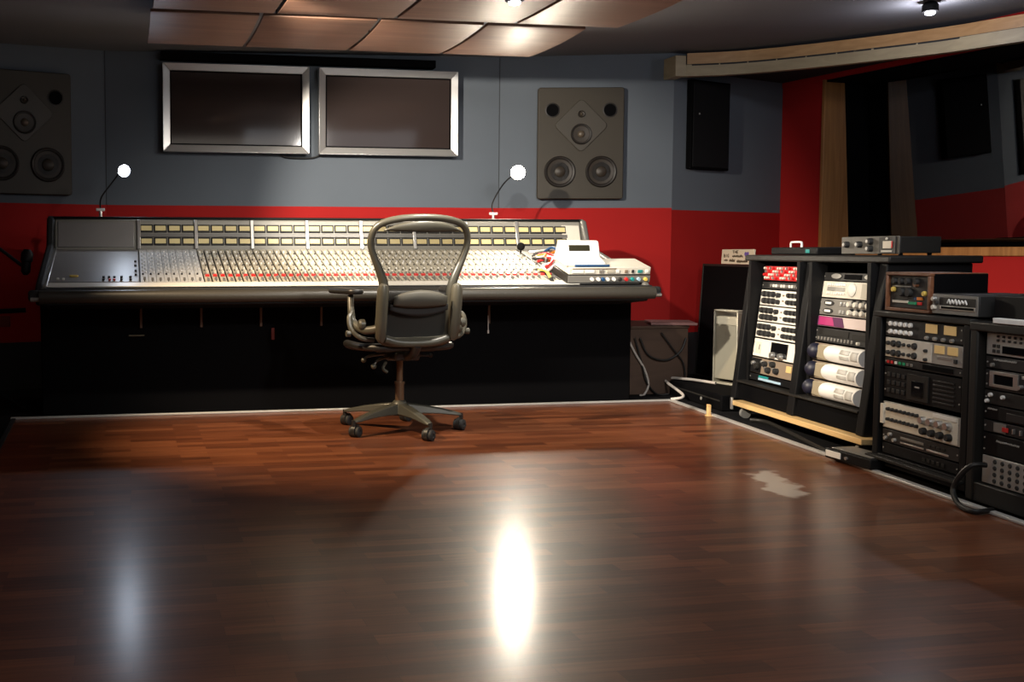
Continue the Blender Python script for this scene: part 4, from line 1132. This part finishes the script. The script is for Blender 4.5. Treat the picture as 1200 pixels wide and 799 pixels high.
u = rack_unit('toggle_unit', 'dark unit with red button and row of silver toggles in the grey-framed rack', S3, .282, W3, .046, 'unit_dark', D2, group=G4)
plate(u, 'grey_panel', .055, .12, .006, .040, 'unit_grey', 0, .003); plate(u, 'red_button', .105, .135, .014, .030, 'red', -.003, .004)
for k in range(8): plate(u, 'toggle', .16 + k * .036, .166 + k * .036, .014, .032, 'silver', 0, .010)
u = rack_unit('lower_black_unit', 'black unit with a pale legend just above the pale patch bay', S3, .196, W3, .084, 'black2', D2, group=G4)
scribble(u, 'lettering', .07, .19, .058, .009, 'silver_dull', -.001, 8)
u = rack_unit('socket_bay', 'pale patch bay with four rows of black sockets, lowest in the grey-framed rack', S3, .087, W3, .108, 'silver_dull', D2, group=G4)
plate(u, 'socket_plate', .05, .49, .004, .104, 'silver_dull', 0, .003)
for r_ in range(4):
    for k in range(11): add_knob(u, .072 + k * .039, -.003, .018 + r_ * .024, .0085, .004, 'rubber', 'socket')

# ---- things standing on the racks
v = thing('vu_compressor', 'grey unit with silver knobs and a pale square meter, on top of the leaning rack', 'audio unit', RP(1.42, .30, .938), ROT)
m = MB(); m.box(0, .47, 0, .20, .008, .085); m.build('chassis', M['charcoal'], v, bevel=.004)
m = MB(); m.box(-.003, .473, -.006, 0, .004, .088); m.build('faceplate', mat('warm_grey_face', (.075, .070, .060), .45), v, bevel=.002)
for x, z_ in ((.055, .050), (.165, .050), (.255, .064), (.255, .030)):
    add_knob(v, x, -.006, z_, .016, .020, 'rubber'); add_knob(v, x - .008, -.024, z_, .0095, .004, 'silver', 'knob_cap')
plate(v, 'meter_housing', .325, .455, .006, .084, 'unit_dark', -.006, .006); plate(v, 'meter', .360, .425, .030, .064, 'vu_white', -.012, .003); plate(v, 'red_zone', .425, .433, .032, .064, 'red', -.012, .003)
plate(v, 'name_plate', .345, .43, .012, .022, 'silver_dull', -.012, .002); add_knob(v, .39, -.012, .075, .006, .006, 'ivory', 'lamp')
for x in (.04, .43):
    for y in (.03, .17):
        m = MB(); m.cyl((x, y, -.002), (0, 0, 1), .010, .010, 10); m.build('foot', M['rubber'], v)
cs = thing('carry_case', 'flat black case with a white handle lying on the leaning rack', 'case', RP(.60, .34, .936), ROT)
m = MB(); m.box(0, .50, 0, .22, .0, .042); m.build('shell', M['black2'], cs, bevel=.008)
m = MB(); m.tube(bez([(.17, .03, .040), (.172, .03, .062), (.185, .03, .070), (.275, .03, .070), (.288, .03, .062), (.290, .03, .040)], 4), .006, 8); m.build('handle', M['white'], cs, smooth=True)
m = MB(); m.box(.39, .43, -.004, .0, .010, .030); m.build('latch', M['teal'], cs, bevel=.002)

wb = thing('wood_framed_delay', 'wood framed effects unit with coloured buttons on the centre rack', 'audio unit', RP(2.160, .068, .700), ROT)
W_, H_ = .300, .166
m = MB(); m.box(0, W_, .0, .25, 0, .014); m.box(0, W_, 0, .25, H_ - .014, H_); m.box(0, .014, 0, .25, .014, H_ - .014); m.box(W_ - .014, W_, 0, .02, .014, H_ - .014); m.build('wooden_case', M['case_wood'], wb, bevel=.003)
m = MB(); m.box(W_ - .013, W_ + .001, .02, .25, .003, H_ - .003); m.build('side_cover', M['black'], wb, bevel=.002)
plate(wb, 'faceplate', .016, W_ - .016, .016, H_ - .016, 'unit_dark', .02, .006)
for k in range(4): add_knob(wb, .055 + k * .045 + (.015 if k == 3 else 0), .014, .128, .014, .016, 'rubber')
for k in range(2): add_knob(wb, .105 + k * .050, .014, .082, .019, .016, 'rubber')
add_knob(wb, .045, .014, .092, .011, .012, 'yellow'); add_knob(wb, .255, .014, .080, .011, .012, 'yellow'); add_knob(wb, .20, .014, .118, .013, .014, 'case_wood')
plate(wb, 'white_keys', .04, .145, .036, .046, 'ivory', .014, .006); plate(wb, 'green_key', .150, .200, .032, .043, 'green', .014, .006); plate(wb, 'red_key', .210, .235, .032, .044, 'red', .014, .006)
plate(wb, 'amber_lamp', .205, .240, .052, .064, 'orange', .014, .005); plate(wb, 'blue_lamp', .185, .200, .052, .062, 'blue', .014, .004); plate(wb, 'scale_line', .03, .16, .104, .108, 'silver_dull', .014, .002)

sbx = thing('script_badge_unit', 'half width silver fronted unit with a white script badge beside the wood framed unit', 'audio unit', RP(2.485, .068, .700), ROT)
m = MB(); m.box(0, .275, 0, .30, .003, .086); m.build('chassis', M['unit_dark'], sbx, bevel=.004)
plate(sbx, 'faceplate', .004, .271, .006, .082, 'unit_grey', 0, .005); plate(sbx, 'dark_panel', .05, .262, .040, .072, 'charcoal', -.005, .002)
plate(sbx, 'tray_border', .055, .262, .024, .039, 'silver', -.005, .003); plate(sbx, 'tray_slot', .064, .255, .027, .036, 'black', -.008, .001)
add_knob(sbx, .022, -.005, .064, .010, .014, 'silver'); add_knob(sbx, .022, -.005, .030, .010, .014, 'ivory'); add_knob(sbx, .036, -.005, .048, .008, .010, 'rubber')
scribble(sbx, 'script_badge', .10, .215, .056, .020, 'white', -.008, 21, .003)

bb = thing('black_box_unit', 'plain black box on the grey-framed rack, beside the script badge unit', 'audio unit', RP(2.795, .10, .692), ROT)
m = MB(); m.box(0, .46, 0, .36, .003, .098); m.build('housing', M['black2'], bb, bevel=.005)
m = MB(); m.prism([(.196, .030), (.210, .030), (.205, .052)], 'y', -.003, .001); m.build('emblem', M['silver'], bb)
m = MB(); m.box(.06, .46, .05, .30, .098, .106); m.build('lid_plate', M['charcoal'], bb, bevel=.002)
wl = thing('white_label_strip', 'white strip lying at the front of the grey-framed rack top', 'strip', RP(2.885, .030, .6905), ROT)
m = MB(); m.box(0, .42, 0, .028, 0, .020); m.build('strip_bar', M['white'], wl, bevel=.003)
hp_ = thing('headphones', 'black headphones lying on the plain black box, cut by the frame', 'headphones', RP(2.90, .22, .799), ROT)
m = MB(); m.tube([(.10 * math.cos(a) + .1, .02 + .02 * math.sin(a), .03 + .085 * math.sin(a)) for a in [PI * k / 14 for k in range(15)]], .008, 8); m.build('headband', M['black2'], hp_, smooth=True)
for x in (0, .2):
    m = MB(); m.lathe((x, .02, .035), (1 if x == 0 else -1, 0, 0), [(.033, -.018), (.035, 0), (.030, .02), (.018, .022)], 18); m.build('ear_cup', M['rubber'], hp_, smooth=True)

# ---- beyond the leaning rack: dark panel, sign, computer, base box
bs = thing('low_black_plinth', 'low black plinth box under the dark panel and silver computer', 'plinth', RP(-.30, .12), ROT)
m = MB(); m.box(0, .78, 0, .56, .004, .100); m.build('box_body', M['black'], bs, bevel=.006)
m = MB(); m.box(.02, .76, -.004, 0, .06, .068); m.build('edge_line', M['charcoal'], bs)
m = MB(); m.cyl((.50, -.001, .045), (0, -1, 0), .010, .004, 12); m.build('round_badge', M['silver_dull'], bs)
PW, PH = .877, .853
dp = thing('dark_display_panel', 'large dark flat panel with a thin grey edge leaning beside the rack', 'panel', RP(-1.317, .72, .012), (-.055, 0, RTH))
m = MB(); m.box(0, PW, .02, .07, 0, PH); m.build('body', M['black'], dp, bevel=.004)
m = MB()
for (a0, a1, b0, b1) in ((0, PW, PH - .016, PH), (0, PW, 0, .016), (0, .017, .016, PH - .016), (PW - .017, PW, .016, PH - .016)): m.box(a0, a1, .008, .022, b0, b1)
m.build('edge_frame', M['charcoal'], dp, bevel=.002)
m = MB(); m.box(.017, PW - .017, .012, .022, .016, PH - .016); m.build('glass_front', M['black'], dp)
# hand written card on top of the panel
zt = .012 + PH
sg = thing('handwritten_sign', 'cream card with handwriting and a purple heart standing on the dark panel', 'sign', RP(-1.05, .72 + .055 * PH + .03, zt), (-.06, 0, RTH)); sg.scale = (1.084,) * 3
m = MB(); m.box(0, .46, 0, .012, 0, .098); m.build('card', M['card'], sg, bevel=.002)
def pen(strokes, name, mt_, r=.0022):
    m = MB()
    for st in strokes: m.tube(bez([(x, -.001, z) for x, z in st], 3) if len(st) > 2 else [(x, -.001, z) for x, z in st], r, 5)
    m.build(name, M[mt_], sg, smooth=True)
def letters(txt, x, z, h, w):
    out = []
    G = {'T': [[(0, 1), (1, 1)], [(.5, 1), (.5, 0)]], 'H': [[(0, 1), (0, 0)], [(1, 1), (1, 0)], [(0, .5), (1, .5)]], 'E': [[(1, 1), (0, 1)], [(0, 1), (0, 0)], [(0, 0), (1, 0)], [(0, .5), (.8, .5)]],
         'B': [[(0, 0), (0, 1)], [(0, 1), (.8, .85), (.7, .55), (0, .5)], [(0, .5), (.95, .4), (.8, .05), (0, 0)]], 'I': [[(.5, 0), (.5, 1)]], 'G': [[(1, .85), (.5, 1), (0, .5), (.5, 0), (1, .15), (1, .45)], [(1, .45), (.6, .45)]]}
    for ch_ in txt:
        if ch_ in G:
            for st in G[ch_]: out.append([(x + a * w, z + b_ * h) for a, b_ in st])
        x += w * 1.45
    return out
pen(letters('THE', .165, .072, .017, .020), 'lettering', 'ink'); pen(letters('BIG', .04, .046, .020, .018), 'lettering', 'ink')
scribble(sg, 'handwriting', .165, .315, .052, .018, 'ink', -.001, 31, .0022)
scribble(sg, 'handwriting', .045, .10, .024, .016, 'ink', -.001, 32, .0016); scribble(sg, 'handwriting', .125, .205, .024, .018, 'ink', -.001, 33, .0026); scribble(sg, 'handwriting', .235, .385, .019, .018, 'ink', -.001, 34, .0026)
hx = [(.365 + .030 * (math.sin(a) ** 3), .062 + .0016 * (13 * math.cos(a) - 5 * math.cos(2 * a) - 2 * math.cos(3 * a) - math.cos(4 * a))) for a in [2 * PI * k / 24 for k in range(24)]]
m = MB(); m.prism(hx[::-1], 'y', -.002, .0005); m.build('heart_drawing', M['purple_ink'], sg)
# computer tower
tw = thing('computer_tower', 'silver aluminium computer tower with a handle in front of the dark panel', 'computer', RP(-.10, .33, .101), (0, 0, RTH + math.radians(20)))
TW, TH, TD = .206, .44, .34
m = MB(); m.box(.006, TW - .006, .0, TD, .035, TH); m.build('case_body', M['grille'], tw, bevel=.004)
for x in (0, TW - .010):
    m = MB(); m.box(x, x + .010, -.012, TD, .012, TH + .030); m.build('side_plate', M['tower'], tw, bevel=.004)
for (z0, z1) in ((TH + .030, TH + .042), (0, .014)):
    for y0 in (-.012, TD - .06):
        m = MB(); m.box(0, TW, y0, y0 + .06, z0, z1); m.build('handle', M['tower'], tw, bevel=.005)
m = MB(); m.box(.014, TW - .014, -.006, .0, TH - .055, TH - .006); m.build('drive_cover', M['tower'], tw, bevel=.003)
# little brass post on the floor edge
ps = thing('wooden_post', 'small pale wooden post standing on the floor edge left of the dolly', 'post', RP(.62, -.02, 0), ROT)
m = MB(); m.box(-.012, .012, -.010, .010, 0, .068); m.build('bar', M['plank'], ps, bevel=.003)
m = MB(); m.box(-.018, .018, -.016, .016, 0, .006); m.build('foot_plate', M['plank'], ps, bevel=.001)

# ---- crate and board to the right of the console
cr = thing('plywood_crate', 'brown plywood crate in the shadow right of the console', 'crate', (3.235, 6.55, .004))
m = MB(); m.box(0, .44, 0, .55, 0, .44); m.build('box_body', M['crate'], cr, bevel=.004)
m = MB(); m.box(-.006, .446, -.006, .556, .44, .458); m.build('lid', M['crate'], cr, bevel=.003)
fb = thing('foam_board', 'pinkish board lying on the plywood crate', 'board', (3.43, 6.60, .464), (0, 0, -.35))
m = MB(); m.box(0, .30, 0, .34, 0, .016); m.build('sheet', M['pink_board'], fb, bevel=.003)

# ---- cables
def cable(name, pts, r, mt_, label):
    o = MB().tube(bez(pts, 8), r, 8).build(name, M[mt_], smooth=True); return tag(o, label, 'cable')
yc = 6.53
def cw(px, py, y=yc): p = on_y(px, py, y); return (p.x, p.y, max(p.z, .008))
cable('hanging_cable', [cw(736, 397), cw(745, 415), cw(755, 432), cw(760, 450), cw(755, 462), (cw(748, 468)[0], yc - .03, .008)], .007, 'white_cable', 'pale cable hanging in front of the crate down to the floor')
cable('hanging_cable', [cw(750, 396), cw(760, 416), cw(780, 422), cw(797, 412), cw(804, 396)], .007, 'black_cable', 'black cable loop sagging across the front of the plywood crate')
cable('hanging_cable', [cw(775, 390), cw(788, 408), cw(800, 424), cw(803, 440)], .006, 'black_cable', 'thin black cable slanting down to the right across the crate')
cable('hanging_cable', [cw(744, 396), cw(752, 425), cw(758, 448), cw(770, 464), (cw(782, 470)[0], yc - .02, .01)], .006, 'black_cable', 'black cable running down the left side of the crate')
p1, p2, p3 = on_z(788, 469, .012), on_z(806, 452, .09), on_z(824, 445, .112)
cable('floor_cable', [(p1.x, p1.y + .02, .016), (p1.x + .08, p1.y + .01, .04), tuple(Vector(RP(-.34, .10, .10))), tuple(Vector(RP(-.20, .20, .116))), tuple(Vector(RP(.0, .30, .113)))], .009, 'white_cable', 'thick white cable rising from the floor edge to the silver computer')
def cr_(px, py, dl):   # point on the rack-front plane
    d = ray(px, py); k = ((P0 - CP).dot(RN) + dl) / d.dot(RN); return tuple(CP + d * k)
a_, b_ = on_z(1128, 597), on_z(1160, 600)
cable('cable_loop', [tuple(Vector(cr_(1156, 545, .045))), cr_(1140, 545, .0), cr_(1126, 556, -.02), cr_(1117, 574, -.03), (on_z(1124, 592, .01).x, on_z(1124, 592, .01).y, .012), (on_z(1142, 600, .01).x, on_z(1142, 600, .01).y, .012), (on_z(1163, 598, .01).x, on_z(1163, 598, .01).y, .012)], .010, 'black_cable', 'thick black cable looping from the pale patch bay onto the floor')
p_ = [on_z(*q, .01) for q in ((870, 493), (890, 496), (915, 508), (945, 524), (972, 537))]
cable('floor_cable', [(p.x + .05, p.y, .014) for p in p_], .011, 'charcoal', 'flat grey cable lying along the floor edge under the dolly')

# ---- black box lying at the floor edge
di = thing('floor_pedal_box', 'black box with a white label lying on the floor edge by the dolly', 'box', RP(1.93, -.035, 0.013), (0, 0, RTH + .12))
m = MB(); m.box(0, .30, -.02, .13, 0, .045); m.build('case', M['black2'], di, bevel=.005)
m = MB(); m.box(.01, .11, -.024, -.02, .010, .038); m.build('label', M['white'], di, bevel=.001)
m = MB(); m.box(.02, .28, .0, .11, .045, .049); m.build('top_plate', M['unit_grey'], di, bevel=.001)
m = MB(); m.cyl((.15, -.02, .022), (0, -1, 0), .008, .008, 10); m.build('knob', M['silver'], di, smooth=True)

# ------------------------------------------------------------------ microphone stand at the far left
ms = thing('microphone_stand', 'black boom microphone stand at the left end of the console', 'microphone stand', (-.86, 6.65, .004))
m = MB(); m.cyl((0, 0, .10), (0, 0, 1), .012, .95, 12); m.build('pole', M['black2'], ms, smooth=True)
for k in range(3):
    a = math.radians(100 + 120 * k); m = MB(); m.tube([(0, 0, .16), (.26 * math.cos(a), .26 * math.sin(a), .010)], .009, 8); m.ball((.26 * math.cos(a), .26 * math.sin(a), .012), .012, 8)
    m.build('leg', M['black2'], ms, smooth=True)
m = MB(); m.tube([(-.22, 0, 1.17), (0, -.02, 1.05), (.27, -.05, .84)], .010, 10); m.build('boom', M['black2'], ms, smooth=True)
m = MB(); m.lathe((-.01, -.02, 1.03), (0, -1, 0), [(.024, -.02), (.024, .03), (.015, .035)], 12); m.build('clutch', M['black2'], ms, smooth=True)
m = MB(); m.lathe((.255, -.05, .83), (.1, 0, 1), [(.012, -.02), (.028, 0), (.028, .06), (.036, .065), (.036, .11), (.018, .135)], 16); m.build('microphone', M['black2'], ms, smooth=True)
m = MB(); m.tube([(-.25, -.03, .585), (.0, -.02, .59), (.25, -.04, .60)], .014, 8); m.build('lower_arm', M['black2'], ms, smooth=True)
m = MB(); m.box(.06, .16, -.05, -.02, .50, .565); m.build('red_clip', mat('dull_red_clip', (.20, .03, .02), .6), ms, bevel=.006)

# ------------------------------------------------------------------ ceiling lights and added fill
def downlight(pos, label, aim=None):
    t = thing('ceiling_spotlight', label, 'spotlight', pos)
    m = MB(); m.lathe((0, 0, 0), (0, 0, 1), [(.040, -.012), (.046, -.008), (.046, .03), (.030, .05)], 24); m.build('housing', M['black2'], t, smooth=True)
    m = MB(); m.lathe((0, 0, -.013), (0, 0, -1), [(.030, 0), (.026, .010), (.012, .015), (.001, .016)], 18); m.build('bulb', M['spot'], t, smooth=True)
    return t
s1 = on_z(1090, 16, 2.36); zc = ceil_z(s1.x) - .052
s1 = on_z(1090, 16, zc - .02)
downlight((s1.x, s1.y, zc), 'small lit spotlight in the ceiling above the racks')
s2 = on_z(603, 4, 2.13)
downlight((s2.x, s2.y, 2.15), 'small lit spotlight under the near row of wooden panels')

def spot(name, loc, target, energy, size, blend, color, radius=.04):
    d = bpy.data.lights.new(name, 'SPOT'); o = bpy.data.objects.new(name, d); COL.objects.link(o)
    d.energy = energy; d.spot_size = math.radians(size); d.spot_blend = blend; d.color = color; d.shadow_soft_size = radius
    o.location = loc; o.rotation_euler = (Vector(target) - Vector(loc)).to_track_quat('-Z', 'Y').to_euler()
    return o
def area(name, loc, target, energy, sx, sy, color):
    d = bpy.data.lights.new(name, 'AREA'); o = bpy.data.objects.new(name, d); COL.objects.link(o)
    d.shape = 'RECTANGLE'; d.size = sx; d.size_y = sy; d.energy = energy; d.color = color
    o.location = loc; o.rotation_euler = (Vector(target) - Vector(loc)).to_track_quat('-Z', 'Y').to_euler()
    return o
WARM = (1.0, .90, .76)
spot('key_spotlight', (.45, 4.88, 2.12), (2.30, 7.35, 1.10), 520, 56, .55, WARM, .035)
spot('floor_spotlight', (-.45, 4.85, 2.2), (1.65, 5.55, .0), 420, 78, .8, (1.0, .74, .46), .04)
spot('rack_spotlight', (.02, 4.55, 2.05), (3.45, 5.5, .55), 900, 42, 1.0, WARM, .04)
spot('console_spotlight', (s2.x, s2.y, 2.11), (1.75, 6.25, .70), 200, 100, .7, (1, .93, .82), .03)
pl = bpy.data.lights.new('valance_light', 'POINT'); plo = bpy.data.objects.new('valance_light', pl); COL.objects.link(plo)
pl.energy = 9; pl.color = (.95, .93, 1.0); pl.shadow_soft_size = .03; plo.location = (s1.x, s1.y, zc - .07)
spot('added_front_spot', (2.3, 1.6, 2.3), (2.25, 5.6, .65), 240, 58, .9, (1, .95, .88), .10)  # added unseen spot that brightens the chair from the front
area('added_fill', (2.4, 3.0, 2.30), (4.1, 7.0, .9), 38, 2.4, 2.0, (.90, .94, 1.0))  # added soft fill towards the alcove, no fixture behind it
area('added_near_fill', (1.3, 1.6, 2.33), (1.3, 2.2, 0), 26, 2.0, 1.6, (1.0, .90, .78))  # added fill that lifts the near floor, unseen source
area('live_room_light', (wp(2.0, 2.6, 2.9)), (wp(2.0, 2.6, 0)), 6, 1.5, 1.5, (.9, .95, 1.0))

w = bpy.data.worlds.new('world'); SC.world = w; w.use_nodes = True
w.node_tree.nodes['Background'].inputs['Color'].default_value = (.02, .022, .026, 1)
w.node_tree.nodes['Background'].inputs['Strength'].default_value = 1.0

SC.view_settings.view_transform = 'Standard'; SC.view_settings.look = 'None'
SC.view_settings.gamma = 1.0; SC.view_settings.exposure = 0.0
SC.view_settings.use_curve_mapping = False
SC.cycles.use_denoising = True
SC.cycles.max_bounces = 8
SC.cycles.sample_clamp_indirect = 6.0
